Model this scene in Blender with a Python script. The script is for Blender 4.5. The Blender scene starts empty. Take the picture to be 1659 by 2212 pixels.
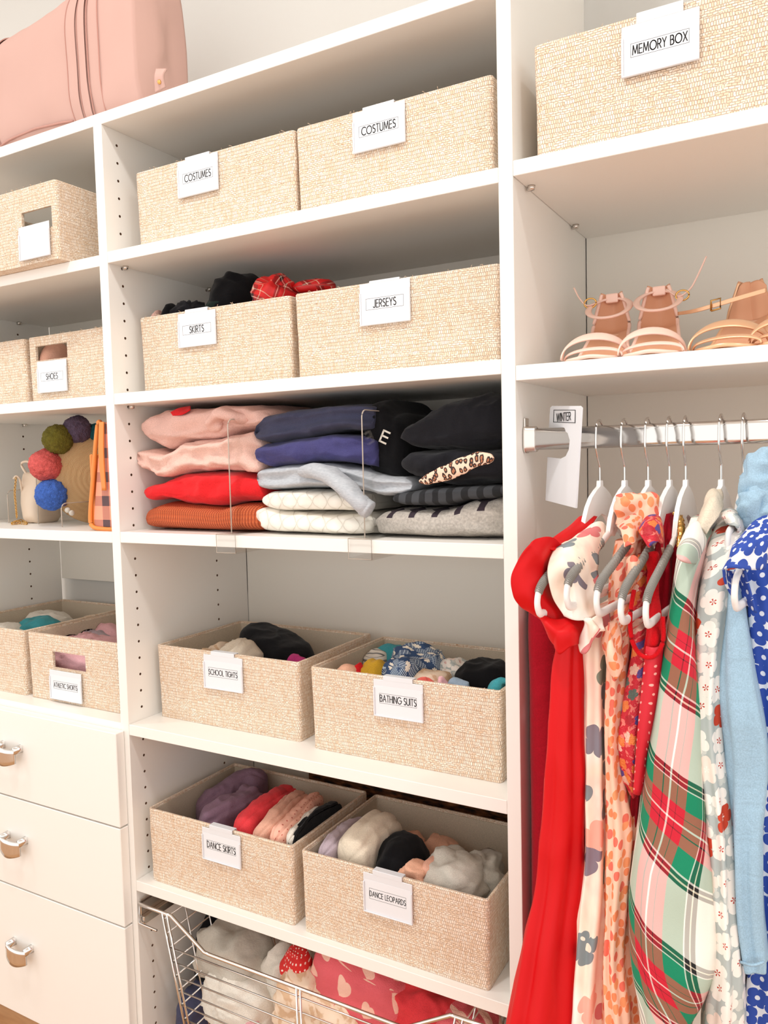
import bpy, bmesh, math, random
from math import sin, cos, pi, radians, sqrt, atan2
from mathutils import Vector, Matrix, noise
random.seed(7)
# ------------------------------------------------------------------ camera
CX, CY, CZ, RX, RY, RZ, FPX = 1.1558, -1.0376, -0.5927, 86.2849, 1.3773, 29.4289, 1707.4
W, H = 1659, 2212
C = bpy.context.scene.collection
cam = bpy.data.cameras.new('camera'); camo = bpy.data.objects.new('camera', cam); C.objects.link(camo)
camo.location = (CX, CY, CZ); camo.rotation_euler = (radians(RX), radians(RY), radians(RZ))
cam.sensor_fit = 'VERTICAL'; cam.sensor_height = 36.0; cam.lens = 36.0 * FPX / H; cam.clip_start = .02
bpy.context.scene.camera = camo
# ------------------------------------------------------------------ world, lights, exposure
wd = bpy.data.worlds.new('world'); bpy.context.scene.world = wd; wd.use_nodes = True
wd.node_tree.nodes['Background'].inputs[0].default_value = (1, .962, .925, 1)
wd.node_tree.nodes['Background'].inputs[1].default_value = 1.2
def area(name, loc, size, power, col, rot=(0, 0, 0)):
    l = bpy.data.lights.new(name, 'AREA'); l.shape = 'DISK'; l.size = size; l.energy = power; l.color = col
    o = bpy.data.objects.new(name, l); C.objects.link(o); o.location = loc; o.rotation_euler = rot
    return o
CEIL = 1.0
area('downlight_lamp', (.5, -.76, CEIL - .012), .13, 10.5, (1, .975, .95))
area('downlight_lamp', (-1.1, -.76, CEIL - .012), .13, 7.5, (1, .975, .95))
area('downlight_lamp', (1.9, -.85, CEIL - .012), .13, 6.5, (1, .975, .95))
vs = bpy.context.scene.view_settings
vs.view_transform = 'Standard'; vs.look = 'None'; vs.gamma = 1; vs.use_curve_mapping = False; vs.exposure = .36
# ------------------------------------------------------------------ helpers
RM = camo.rotation_euler.to_matrix()
def ray(u, v): return RM @ Vector(((u - W / 2) / FPX, -(v - H / 2) / FPX, -1))
def at(u, v, Y):
    w = ray(u, v); return Vector((CX, CY, CZ)) + w * ((Y - CY) / w.y)
def atx(u, v, X):
    w = ray(u, v); return Vector((CX, CY, CZ)) + w * ((X - CX) / w.x)
def atz(u, v, Z):
    w = ray(u, v); return Vector((CX, CY, CZ)) + w * ((Z - CZ) / w.z)
def lin(c): return c / 12.92 if c <= .04045 else ((c + .055) / 1.055) ** 2.4
def S(r, g, b): return (lin(r / 255), lin(g / 255), lin(b / 255), 1)
def tag(o, label=None, cat=None, group=None, kind=None):
    if label: o['label'] = label
    if cat: o['category'] = cat
    if group: o['group'] = group
    if kind: o['kind'] = kind
    return o
def thing(name, label, cat, loc=(0, 0, 0), group=None):
    o = bpy.data.objects.new(name, None); C.objects.link(o); o.location = loc; o.empty_display_size = .02
    return tag(o, label, cat, group)
def link(name, me, mat, parent=None):
    o = bpy.data.objects.new(name, me); C.objects.link(o)
    if mat is not None and not me.materials: me.materials.append(mat)
    if parent is not None:
        o.parent = parent
        p = Vector(parent.location); q = parent.parent
        while q is not None: p = p + Vector(q.location); q = q.parent
        o.location = -p                       # geometry is given in world metres
    return o
def mesh(name, vs_, fs, mat, parent=None, uv=None, smooth=True):
    me = bpy.data.meshes.new(name); me.from_pydata([tuple(v) for v in vs_], [], fs)
    if uv is not None:
        ul = me.uv_layers.new(name='UVMap')
        for l in me.loops: ul.data[l.index].uv = uv[l.vertex_index]
    if smooth: me.polygons.foreach_set('use_smooth', [True] * len(me.polygons))
    me.update()
    return link(name, me, mat, parent)
def bmobj(name, bm, mat, parent=None, smooth=False):
    bmesh.ops.recalc_face_normals(bm, faces=bm.faces)
    me = bpy.data.meshes.new(name); bm.to_mesh(me); bm.free()
    if smooth: me.polygons.foreach_set('use_smooth', [True] * len(me.polygons))
    return link(name, me, mat, parent)
def addbox(bm, a, b, bev=0, seg=2):
    vs_ = [bm.verts.new((x, y, z)) for x in (a[0], b[0]) for y in (a[1], b[1]) for z in (a[2], b[2])]
    fs = [(0, 1, 3, 2), (4, 6, 7, 5), (0, 4, 5, 1), (2, 3, 7, 6), (0, 2, 6, 4), (1, 5, 7, 3)]
    ff = [bm.faces.new([vs_[i] for i in f]) for f in fs]
    if bev:
        es = {e for f in ff for e in f.edges}
        bmesh.ops.bevel(bm, geom=list(es), offset=bev, segments=seg, affect='EDGES', profile=.5)
def box(name, a, b, mat, parent=None, bev=.0008, seg=1):
    bm = bmesh.new(); addbox(bm, a, b, bev, seg); return bmobj(name, bm, mat, parent)
def boxuv(me, off=(0, 0)):
    ul = me.uv_layers.get('UVMap') or me.uv_layers.new(name='UVMap')
    for p in me.polygons:
        n = p.normal; a = max(range(3), key=lambda i: abs(n[i]))
        for li in p.loop_indices:
            co = me.vertices[me.loops[li].vertex_index].co
            ul.data[li].uv = ((co.x if a != 0 else co.y + 3.1) + off[0], (co.z if a != 2 else co.y) + off[1])
def cr(p0, p1, p2, p3, t):
    return .5 * ((2 * p1) + (p2 - p0) * t + (2 * p0 - 5 * p1 + 4 * p2 - p3) * t * t + (3 * p1 - p0 - 3 * p2 + p3) * t ** 3)
def smoothpath(pts, n):
    pts = [Vector(p) for p in pts]; out = []
    m = len(pts) - 1
    for i in range(n + 1):
        f = i / n * m; k = min(int(f), m - 1); t = f - k
        p0 = pts[k - 1] if k else pts[0] * 2 - pts[1]; p3 = pts[k + 2] if k + 2 <= m else pts[m] * 2 - pts[m - 1]
        out.append(cr(p0, pts[k], pts[k + 1], p3, t))
    return out
def gridfaces(nr, nc, closed=True, caps=True, base=0):
    fs = []
    for i in range(nr - 1):
        for j in range(nc if closed else nc - 1):
            k = (j + 1) % nc
            fs.append((base + i * nc + j, base + i * nc + k, base + (i + 1) * nc + k, base + (i + 1) * nc + j))
    if caps and closed:
        fs.append(tuple(base + j for j in range(nc))[::-1]); fs.append(tuple(base + (nr - 1) * nc + j for j in range(nc)))
    return fs
def tubeparts(path, r, n=8, flat=1.0, up=Vector((0, 0, 1))):
    vs_ = []; m = len(path)
    for i, p in enumerate(path):
        p = Vector(p)
        d = (Vector(path[min(i + 1, m - 1)]) - Vector(path[max(i - 1, 0)])).normalized()
        u_ = up if abs(d.dot(up)) < .95 else Vector((0, 1, 0))
        s = d.cross(u_).normalized(); t = s.cross(d)
        rr = r(i / (m - 1)) if callable(r) else r
        for k in range(n):
            a = 2 * pi * k / n; vs_.append(p + s * cos(a) * rr + t * sin(a) * rr * flat)
    return vs_, gridfaces(m, n)
def tube(name, path, r, mat, parent=None, n=8, flat=1.0, up=Vector((0, 0, 1))):
    v, f = tubeparts(path, r, n, flat, up); return mesh(name, v, f, mat, parent)
def tubes(name, paths, r, mat, parent=None, n=6):
    V = []; F = []
    for p in paths:
        v, f = tubeparts(p, r, n); b = len(V); V += v; F += [tuple(i + b for i in q) for q in f]
    return mesh(name, V, F, mat, parent)
def sp(x, e): return math.copysign(abs(x) ** e, x)
def nz(p, s, seed=0): return noise.noise(Vector((p[0] * s[0] + seed * 7.3, p[1] * s[1] + seed * 3.1, p[2] * s[2] - seed * 5.7)))
def ridge(p, s, seed=0): return 1 - 2 * abs(nz(p, s, seed))
def interp(pts, x):
    if x <= pts[0][0]: return pts[0][1]
    for (a, b), (c, d) in zip(pts, pts[1:]):
        if x <= c:
            t = (x - a) / max(c - a, 1e-9)
            if (a, b) == pts[0]: t = sqrt(t * (2 - t))
            elif (c, d) == pts[-1]: t = 1 - sqrt(1 - t * t)
            else: t = t * t * (3 - 2 * t) * .5 + t * .5
            return b + (d - b) * t
    return pts[-1][1]
def folded(name, top, bot, yF, depth, mat, parent=None, lobes=1, amp=.006, wr=.004, fr=(9, 14, 26), seed=0, p=14, ex=.55, floor=None, nx=72, nc=56, yslope=0):
    """a folded garment lying on a shelf: outline of its front given by top and bottom edges, rolled fold at the front"""
    u0 = min(top[0][0], bot[0][0]); u1 = max(top[-1][0], bot[-1][0]); V = []; UV = []
    for i in range(nx + 1):
        s = -1 + 2 * i / nx; s = sin(s * pi / 2) * .35 + s * .65
        u = u0 + (u1 - u0) * (s + 1) / 2
        vt, vb = interp(top, u), interp(bot, u)
        a = at(u, vt, yF); b = at(u, vb, yF)
        zt, zb = a.z, b.z
        if floor is not None: zb = max(zb, floor) if floor > -90 else zb; zb = floor if zb < floor + .008 else zb
        x = (a.x + b.x) / 2; e = max(0, 1 - abs(s) ** p) ** (1 / p); e = max(e, .02)
        zc = (zt + zb) / 2; h = (zt - zb) / 2
        hy = depth / 2 * (1 - .12 * abs(s) ** 6); yc = yF + depth / 2 + yslope * s
        for k in range(nc):
            t = 2 * pi * k / nc; c_, s_ = cos(t), sin(t)
            y = yc - hy * sp(c_, .45); z = zc + h * e * sp(s_, ex)
            if c_ > 0:
                tz = (s_ + 1) / 2 * lobes; g = 0
                if lobes > 1:
                    d = min(tz - math.floor(tz), math.ceil(tz) - tz)
                    if .4 < tz < lobes - .4: g = math.exp(-(d / .16) ** 2)
                y += amp * g * c_
            q = (x, y, z); qw = (x + .02 * nz(q, (14, 14, 30), seed + 7), y, z + .012 * nz(q, (12, 12, 12), seed + 8)); w = wr * (nz(q, fr, seed) + .9 * ridge(qw, (fr[0] * 1.5, fr[1] * 1.5, fr[2] * 1.6), seed + 3) + .35 * ridge(qw, (fr[0] * 4, fr[1] * 4, fr[2] * 4), seed + 4) - .8)
            y -= w * c_ * 1.4
            z2 = z + w * s_ * .5 * e
            if floor is not None: z2 = max(z2, floor + .0005)
            V.append((x + wr * .6 * nz(q, (20, 20, 20), seed + 9), y, z2)); UV.append((x, (t if t <= pi else t - 2 * pi) * .03 + .0))
    return mesh(name, V, gridfaces(nx + 1, nc), mat, parent, UV)
def lump(name, c, r, mat, parent=None, rot=0, tilt=0, e1=.8, e2=.85, wr=.006, fr=(22, 22, 22), seed=0, floor=None, n=44, m=56, roll=0, groove=0, clip=None):
    """a crumpled or folded garment: a superellipsoid with cloth folds"""
    R = Matrix.Rotation(radians(rot), 3, 'Z') @ Matrix.Rotation(radians(tilt), 3, 'X') @ Matrix.Rotation(radians(roll), 3, 'Y')
    V = []; UV = []
    for i in range(n + 1):
        ph = -pi / 2 + pi * i / n
        for k in range(m):
            t = 2 * pi * k / m
            d = Vector((sp(cos(ph), e1) * sp(cos(t), e2), sp(cos(ph), e1) * sp(sin(t), e2), sp(sin(ph), e1)))
            p = Vector((d.x * r[0], d.y * r[1], d.z * r[2]))
            pw = p + Vector((nz(p, (30, 30, 30), seed + 21), nz(p, (30, 30, 30), seed + 31), nz(p, (30, 30, 30), seed + 41))) * .012
            w = wr * (1.1 * ridge(pw, fr, seed) + .6 * nz(p, (fr[0] * .5, fr[1] * .5, fr[2] * .5), seed + 2) + .42 * ridge(pw, (fr[0] * 1.9, fr[1] * 1.9, fr[2] * 1.9), seed + 5) + .07 * ridge(pw, (fr[0] * 4, fr[1] * 4, fr[2] * 4), seed + 6) - .8)
            if groove:
                g = abs((d.x * groove) % 2 - 1); w -= .012 * math.exp(-(g / .22) ** 2)
            nn = Vector((d.x / r[0], d.y / r[1], d.z / r[2])).normalized()
            q = R @ (p + nn * w) + Vector(c)
            if floor is not None and q.z < floor: q.z = floor + .0002 * (k % 3)
            if clip is not None and q.z < clip[4] + .004: q.x = min(max(q.x, clip[0]), clip[1]); q.y = min(max(q.y, clip[2]), clip[3])
            V.append(q); UV.append((p.x + p.y, p.z if abs(d.z) < .8 else p.z + p.y))
    return mesh(name, V, gridfaces(n + 1, m), mat, parent, UV)
def sweep(name, pts, ra, rb, mat, parent=None, n=60, m=28, wr=.003, fr=(30, 30, 30), seed=0, e=.85, up=Vector((0, 0, 1)), taper=.25, twist=0, flute=0, fa=.0):
    """a rolled garment, sleeve or strap along a path"""
    path = smoothpath(pts, n); V = []; UV = []; L = 0
    for i, p in enumerate(path):
        d = (path[min(i + 1, n)] - path[max(i - 1, 0)]).normalized()
        if i: L += (p - path[i - 1]).length
        u_ = up if abs(d.dot(up)) < .95 else Vector((0, 1, 0))
        s = d.cross(u_).normalized(); t = s.cross(d); f = i / n
        A = ra(f) if callable(ra) else ra; B = rb(f) if callable(rb) else rb
        k0 = min(1, sqrt(max(0, 1 - max(0, (taper - f) / taper, (f - 1 + taper) / taper) ** 3))) if taper else 1; k0 = max(k0, .05)
        for k in range(m):
            a = 2 * pi * k / m + twist * f
            q = p + s * sp(cos(a), e) * A * k0 + t * sp(sin(a), e) * B * k0
            w = wr * (ridge(q, fr, seed) + .5 * nz(q, (fr[0] * 2, fr[1] * 2, fr[2] * 2), seed + 1) - .5) + (fa * sin(flute * a + 3 * f) if flute else 0)
            q = q + (q - p).normalized() * w * min(1, k0 * 1.5)
            V.append(q); UV.append((a * (A + B) / 2, L))
    return mesh(name, V, gridfaces(n + 1, m), mat, parent, UV)
def filed(name, pts, rx, mat, z0, parent=None, n=64, m=44, wr=.003, fr=(30, 30, 30), seed=0, layers=2, clip=None):
    """a garment folded or rolled and filed upright in a basket: pts run along its top"""
    path = smoothpath(pts, n); V = []; UV = []; L = 0
    for i, p in enumerate(path):
        d = path[min(i + 1, n)] - path[max(i - 1, 0)]; d.z = 0; d.normalize(); s = Vector((d.y, -d.x, 0)); f = i / n
        if i: L += (p - path[i - 1]).length
        k0 = sqrt(max(0, 1 - max(0, (.16 - f) / .16, (f - .84) / .16) ** 2.5)); k0 = max(k0, .04)
        for k in range(m):
            a = 2 * pi * k / m; c_, s_ = cos(a), sin(a)
            z = p.z - rx + rx * sp(s_, .9) * k0 if s_ > 0 else (p.z - rx) + (p.z - rx - z0 - .008) * sp(s_, .6) * (.3 + .7 * k0)
            q = p + s * (sp(c_, .8) * rx * k0); q.z = z
            w = wr * (.9 * ridge(q, (fr[0] * .6, fr[1] * .6, fr[2] * .6), seed) + .3 * ridge(q, (fr[0] * 1.7,) * 3, seed + 1) - .7)
            for j in range(layers):
                a0 = pi * (j + 1) / (layers + 1) + .35 * noise.noise(Vector((f * 2.5, j, seed))); w -= .0045 * math.exp(-((a - a0) / .13) ** 2)
            q = q + Vector((s.x * c_, s.y * c_, max(0, s_))) * w
            if clip: q.x = min(max(q.x, clip[0]), clip[1]); q.y = min(max(q.y, clip[2]), clip[3])
            V.append(q); UV.append((a * rx, L))
    return mesh(name, V, gridfaces(n + 1, m), mat, parent, UV)
def patch(name, ctrl, mat, parent=None, nu=10, nv=10, th=.0016, wr=0, fr=(30, 30, 30), seed=0, uvs=1.0):
    """a cloth sheet through a grid of control points"""
    rows = [smoothpath(r, nu * (len(r) - 1)) for r in ctrl]; nc = len(rows[0])
    cols = [smoothpath([r[j] for r in rows], nv * (len(rows) - 1)) for j in range(nc)]; nr = len(cols[0])
    P = [[cols[j][i] for j in range(nc)] for i in range(nr)]; V = []; UV = []
    Nn = []
    for i in range(nr):
        for j in range(nc):
            du = P[i][min(j + 1, nc - 1)] - P[i][max(j - 1, 0)]; dv = P[min(i + 1, nr - 1)][j] - P[max(i - 1, 0)][j]
            Nn.append(du.cross(dv).normalized() if du.length and dv.length else Vector((0, -1, 0)))
    vl = 0
    for i in range(nr):
        ul = 0
        if i: vl += (P[i][nc // 2] - P[i - 1][nc // 2]).length
        for j in range(nc):
            if j: ul += (P[i][j] - P[i][j - 1]).length
            q = P[i][j] + Nn[i * nc + j] * (wr * ridge(P[i][j], fr, seed))
            V.append(q); UV.append((ul * uvs, -vl * uvs))
    nV = len(V)
    V2 = V + [V[i] - Nn[i] * th for i in range(nV)]; UV2 = UV + UV
    F = gridfaces(nr, nc, False, False)
    F2 = F + [tuple(i + nV for i in f[::-1]) for f in F]
    for i in range(nr - 1):
        for j in (0, nc - 1):
            a, b = i * nc + j, (i + 1) * nc + j; F2.append((a, b, b + nV, a + nV) if j == 0 else (b, a, a + nV, b + nV))
    for j in range(nc - 1):
        for i in (0, nr - 1):
            a, b = i * nc + j, i * nc + j + 1; F2.append((b, a, a + nV, b + nV) if i == 0 else (a, b, b + nV, a + nV))
    return mesh(name, V2, F2, mat, parent, UV2)
def body(name, rows, mat, parent=None, back=.2, pl=5, pa=.006, ex=.8, seed=0, nz_=70, nc=96, uvs=1.0, wr=.003, open_=False):
    """a hanging garment body. rows: (v, uL, uR, yF) = front edge at image height v spanning uL..uR in the plane y = yF"""
    pts = []
    for (v, a, b, y) in [r[:4] for r in rows]:
        A = at(a, v, y); B = at(b, v, y); pts.append(Vector((A.x, B.x, y)))
    zs = [at((r[1] + r[2]) / 2, r[0], r[3]).z for r in rows]
    bk = [r[4] if len(r) > 4 else back for r in rows]
    P = smoothpath(pts, nz_); Z = smoothpath([Vector((z, b, 0)) for z, b in zip(zs, bk)], nz_)
    V = []; UV = []
    for i in range(nz_ + 1):
        xl, xr, yf = P[i]; z, yb = Z[i][0], Z[i][1]; f = i / nz_
        xc = (xl + xr) / 2; hx = abs(xr - xl) / 2; yc = (yf + yb) / 2; hy = (yb - yf) / 2; arc = 0; last = None
        for k in range(nc):
            t = pi / 2 + 2 * pi * k / nc
            c_, s_ = cos(t), sin(t)
            q = Vector((xc + hx * sp(c_, ex), yc + hy * sp(s_, ex * .8), z))
            ph = pl * t * 2 + 2.2 * noise.noise(Vector((t, f * 2.0, seed)))
            am = pa * min(1, .25 + 1.2 * f)
            w = am * sin(ph) * (.6 + .4 * noise.noise(Vector((t * 2, f * 3, seed + 5)))) + wr * ridge(q, (25, 25, 9), seed)
            dirn = Vector((c_ * (1 if hx > .01 else .4), s_, 0))
            q = q + dirn * w
            if last is not None: arc += (q - last).length
            last = q; V.append(q); UV.append((arc * uvs, z * uvs))
    return mesh(name, V, gridfaces(nz_ + 1, nc), mat, parent, UV)
# ------------------------------------------------------------------ materials
class M:
    def __init__(s, name, rough=.6, **kw):
        s.m = bpy.data.materials.new(name); s.m.use_nodes = True; s.t = s.m.node_tree; s.b = s.t.nodes['Principled BSDF']
        s.b.inputs['Roughness'].default_value = rough
        for k, v in kw.items(): s.b.inputs[k.replace('_', ' ')].default_value = v
    def n(s, typ, **kw):
        nd = s.t.nodes.new(typ)
        for k, v in kw.items(): setattr(nd, k, v)
        return nd
    def put(s, sock, v):
        if isinstance(v, bpy.types.NodeSocket): s.t.links.new(v, sock)
        else: sock.default_value = v
    def math(s, op, a, b=0, c=0):
        nd = s.n('ShaderNodeMath', operation=op); s.put(nd.inputs[0], a); s.put(nd.inputs[1], b)
        if op in ('MULTIPLY_ADD', 'SMOOTH_MIN', 'WRAP', 'COMPARE'): s.put(nd.inputs[2], c)
        return nd.outputs[0]
    def mix(s, f, a, b, mode='MIX'):
        nd = s.n('ShaderNodeMix', data_type='RGBA', blend_type=mode); s.put(nd.inputs[0], f); s.put(nd.inputs[6], a); s.put(nd.inputs[7], b)
        return nd.outputs[2]
    def uv(s, sx=1, sy=1, rot=0, loc=(0, 0)):
        tc = s.n('ShaderNodeTexCoord'); mp = s.n('ShaderNodeMapping'); s.t.links.new(tc.outputs['UV'], mp.inputs[0])
        mp.inputs['Scale'].default_value = (sx, sy, 1); mp.inputs['Rotation'].default_value = (0, 0, radians(rot)); mp.inputs['Location'].default_value = (loc[0], loc[1], 0)
        return mp.outputs[0]
    def obj(s, sc=(1, 1, 1)):
        tc = s.n('ShaderNodeTexCoord'); mp = s.n('ShaderNodeMapping'); s.t.links.new(tc.outputs['Object'], mp.inputs[0]); mp.inputs['Scale'].default_value = sc
        return mp.outputs[0]
    def noise(s, vec, scale, detail=3, out=0, rough=.5, dist=0):
        nd = s.n('ShaderNodeTexNoise'); s.t.links.new(vec, nd.inputs['Vector']); nd.inputs['Scale'].default_value = scale; nd.inputs['Detail'].default_value = detail; nd.inputs['Roughness'].default_value = rough
        nd.inputs['Distortion'].default_value = dist
        return nd.outputs[out]
    def ramp(s, f, stops, const=False):
        nd = s.n('ShaderNodeValToRGB'); s.put(nd.inputs[0], f); cr_ = nd.color_ramp; cr_.interpolation = 'CONSTANT' if const else 'LINEAR'
        while len(cr_.elements) < len(stops): cr_.elements.new(.5)
        for e, (p, c) in zip(cr_.elements, stops): e.position = p; e.color = c if len(c) == 4 else (*c, 1)
        return nd.outputs[0]
    def sep(s, v):
        nd = s.n('ShaderNodeSeparateXYZ'); s.t.links.new(v, nd.inputs[0]); return nd.outputs
    def comb(s, x, y, z=0):
        nd = s.n('ShaderNodeCombineXYZ'); s.put(nd.inputs[0], x); s.put(nd.inputs[1], y); s.put(nd.inputs[2], z); return nd.outputs[0]
    def bump(s, h, st=.3, dist=.001):
        nd = s.n('ShaderNodeBump'); nd.inputs['Strength'].default_value = st; nd.inputs['Distance'].default_value = dist; s.t.links.new(h, nd.inputs['Height'])
        s.t.links.new(nd.outputs[0], s.b.inputs['Normal'])
    def col(s, c): s.put(s.b.inputs['Base Color'], c); return s
def cell(m, uv, scale, jit=.6):
    """cell coordinates: vector from the nearest scattered centre, and a random colour per cell"""
    sc = m.n('ShaderNodeVectorMath', operation='SCALE'); m.t.links.new(uv, sc.inputs[0]); sc.inputs['Scale'].default_value = scale
    vo = m.n('ShaderNodeTexVoronoi', voronoi_dimensions='2D'); m.t.links.new(sc.outputs[0], vo.inputs['Vector']); vo.inputs['Scale'].default_value = 1; vo.inputs['Randomness'].default_value = jit
    sb = m.n('ShaderNodeVectorMath', operation='SUBTRACT'); m.t.links.new(sc.outputs[0], sb.inputs[0]); m.t.links.new(vo.outputs['Position'], sb.inputs[1])
    return m.sep(sb.outputs[0]), vo.outputs['Color'], vo.outputs['Distance']
def flower(m, uv, scale, rad, petals=5, jit=.6, depth=.35):
    s_, colr, dist = cell(m, uv, scale, jit)
    rnd = m.sep(colr)[0]
    an = m.math('ADD', m.math('ARCTAN2', s_[1], s_[0]), m.math('MULTIPLY', rnd, 6.28))
    lobe = m.math('ABSOLUTE', m.math('COSINE', m.math('MULTIPLY', an, petals / 2)))
    rr = m.math('MULTIPLY', m.math('ADD', m.math('MULTIPLY', m.math('POWER', lobe, .5), depth), 1 - depth), rad)
    return m.math('LESS_THAN', dist, rr), dist, rnd, an
def fabric(name, col, rough=.9, weave=1400, st=.25, var=.06, sheen=.08):
    m = M(name, rough, Specular_IOR_Level=.15); o = m.obj()
    nn = m.noise(o, 60, 3); c2 = tuple(min(1, c * (1 - var * 3)) for c in col[:3]) + (1,)
    cg = m.mix(m.math('MULTIPLY', nn, .6), col, c2); m.col(m.mix(m.ramp(m.noise(o, 700, 3), [(.35, (.5, .5, .5)), (.65, (0, 0, 0))]), cg, tuple(c * .62 for c in col[:3]) + (1,))); m.b.inputs['Sheen Weight'].default_value = sheen
    m.bump(m.math('ADD', m.math('MULTIPLY', m.noise(m.obj((1, 1, 1.8)), 30, 3, dist=1.2), 4.0 if sheen and 'pink' not in name else 0), m.math('MULTIPLY', m.noise(o, weave, 2), .6)), st * 1.6, .0011); return m.m
def plain(name, col, rough=.5, **kw): return M(name, rough, **kw).col(col).m
MAT = {}
MAT['wall'] = plain('wall_paint', S(206, 204, 199), .9)
m = M('white_melamine', .38); o = m.obj(); m.col(S(240, 237, 231)); m.bump(m.noise(m.obj((1, 1, 1)), 900, 2), .04, .0004); MAT['mel'] = m.m
m = M('back_board', .5); m.col(S(232, 227, 217)); MAT['board'] = m.m
MAT['raw'] = plain('raw_particleboard', S(120, 85, 60), .9)
m = M('oak_floor', .45); o = m.obj((1, 6, 1)); m.col(m.ramp(m.noise(o, 9, 5), [(.3, S(176, 126, 80)), (.7, S(208, 160, 112))])); MAT['floor'] = m.m
MAT['ceiling'] = plain('ceiling_paint', S(240, 238, 232), .9)
MAT['chrome'] = plain('chrome', (.72, .70, .68, 1), .12, Metallic=1.0)
MAT['nickel'] = plain('satin_nickel', (.74, .70, .66, 1), .25, Metallic=1.0)
MAT['gold'] = plain('gold_metal', S(225, 180, 105), .25, Metallic=1.0)
MAT['lplast'] = plain('white_plastic', S(222, 224, 228), .3)
MAT['card'] = plain('white_card', S(228, 230, 234), .6)
MAT['ink'] = plain('black_ink', S(25, 24, 26), .6)
MAT['lining'] = fabric('cream_lining', S(215, 200, 178), .9, 900, .2, .03, 0)
MAT['hanger'] = plain('hanger_plastic', S(240, 238, 236), .35)
MAT['rubber'] = plain('grey_rubber', S(140, 136, 130), .7)
# raffia weave
m = M('woven_raffia', .75); uv = m.uv()
dn = m.noise(uv, 38, 3, 1); vm = m.n('ShaderNodeVectorMath', operation='MULTIPLY_ADD'); m.t.links.new(dn, vm.inputs[0]); vm.inputs[1].default_value = (.004, .0035, 0); m.t.links.new(uv, vm.inputs[2])
dn2 = m.noise(uv, 240, 2, 1); vm2 = m.n('ShaderNodeVectorMath', operation='MULTIPLY_ADD'); m.t.links.new(dn2, vm2.inputs[0]); vm2.inputs[1].default_value = (.0016, .0016, 0); m.t.links.new(vm.outputs[0], vm2.inputs[2])
def brick(w_, h_, mort, off=.5):
    b = m.n('ShaderNodeTexBrick'); m.t.links.new(vm2.outputs[0], b.inputs['Vector']); b.offset = off; b.inputs['Scale'].default_value = 1
    b.inputs['Brick Width'].default_value = w_; b.inputs['Row Height'].default_value = h_; b.inputs['Mortar Size'].default_value = mort; b.inputs['Mortar Smooth'].default_value = 1.0
    b.inputs['Color1'].default_value = (0, 0, 0, 1); b.inputs['Color2'].default_value = (1, 1, 1, 1); b.inputs['Mortar'].default_value = (.5, .5, .5, 1)
    return b
b1 = brick(.0031, .0054, .0005); b2 = brick(.0062, .0030, .0005)
region = m.math('GREATER_THAN', m.noise(m.uv(1, 2.2), 30, 3), .54)
fac = m.mix(region, b1.outputs['Fac'], b2.outputs['Fac']); cc = m.mix(region, b1.outputs['Color'], b2.outputs['Color'])
base = m.ramp(cc, [(0, S(230, 203, 174)), (.4, S(243, 222, 199)), (1, S(251, 238, 222))])
hs = m.noise(m.uv(22, 330), 1, 3); vsn = m.noise(m.uv(330, 30), 1, 3)
base = m.mix(m.ramp(hs, [(.5, (0, 0, 0)), (.7, (.4, .4, .4))]), base, S(224, 186, 148))
base = m.mix(m.ramp(vsn, [(.5, (0, 0, 0)), (.7, (.4, .4, .4))]), base, S(218, 178, 138))
fl = m.ramp(m.noise(m.uv(60, 160), 1.6, 4, rough=.7), [(.62, (0, 0, 0)), (.70, (.9, .9, .9))])
base = m.mix(fl, base, S(190, 130, 74))
m.col(m.mix(m.math('MULTIPLY', fac, .42), base, S(176, 128, 90)))
hgt = m.math('SUBTRACT', m.math('ADD', m.math('MULTIPLY', cc, .25), m.math('MULTIPLY', m.noise(uv, 420, 3), .5)), m.math('MULTIPLY', fac, .8))
m.bump(hgt, .8, .0018); MAT['raffia'] = m.m
# clear acrylic
m = M('clear_acrylic', .05); tr = m.n('ShaderNodeBsdfTransparent'); gl = m.n('ShaderNodeBsdfGlossy'); gl.inputs['Roughness'].default_value = .03
tr.inputs[0].default_value = (.97, .97, .965, 1)
fr_ = m.n('ShaderNodeLayerWeight'); fr_.inputs[0].default_value = .5; mx = m.n('ShaderNodeMixShader')
m.t.links.new(m.math('MULTIPLY_ADD', m.math('POWER', fr_.outputs[1], 4), .35, .04), mx.inputs[0]); m.t.links.new(tr.outputs[0], mx.inputs[1]); m.t.links.new(gl.outputs[0], mx.inputs[2])
m.t.links.new(mx.outputs[0], m.t.nodes['Material Output'].inputs['Surface']); MAT['acrylic'] = m.m
MAT['acredge'] = plain('acrylic_edge', S(205, 192, 178), .15, Alpha=.75)
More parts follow.
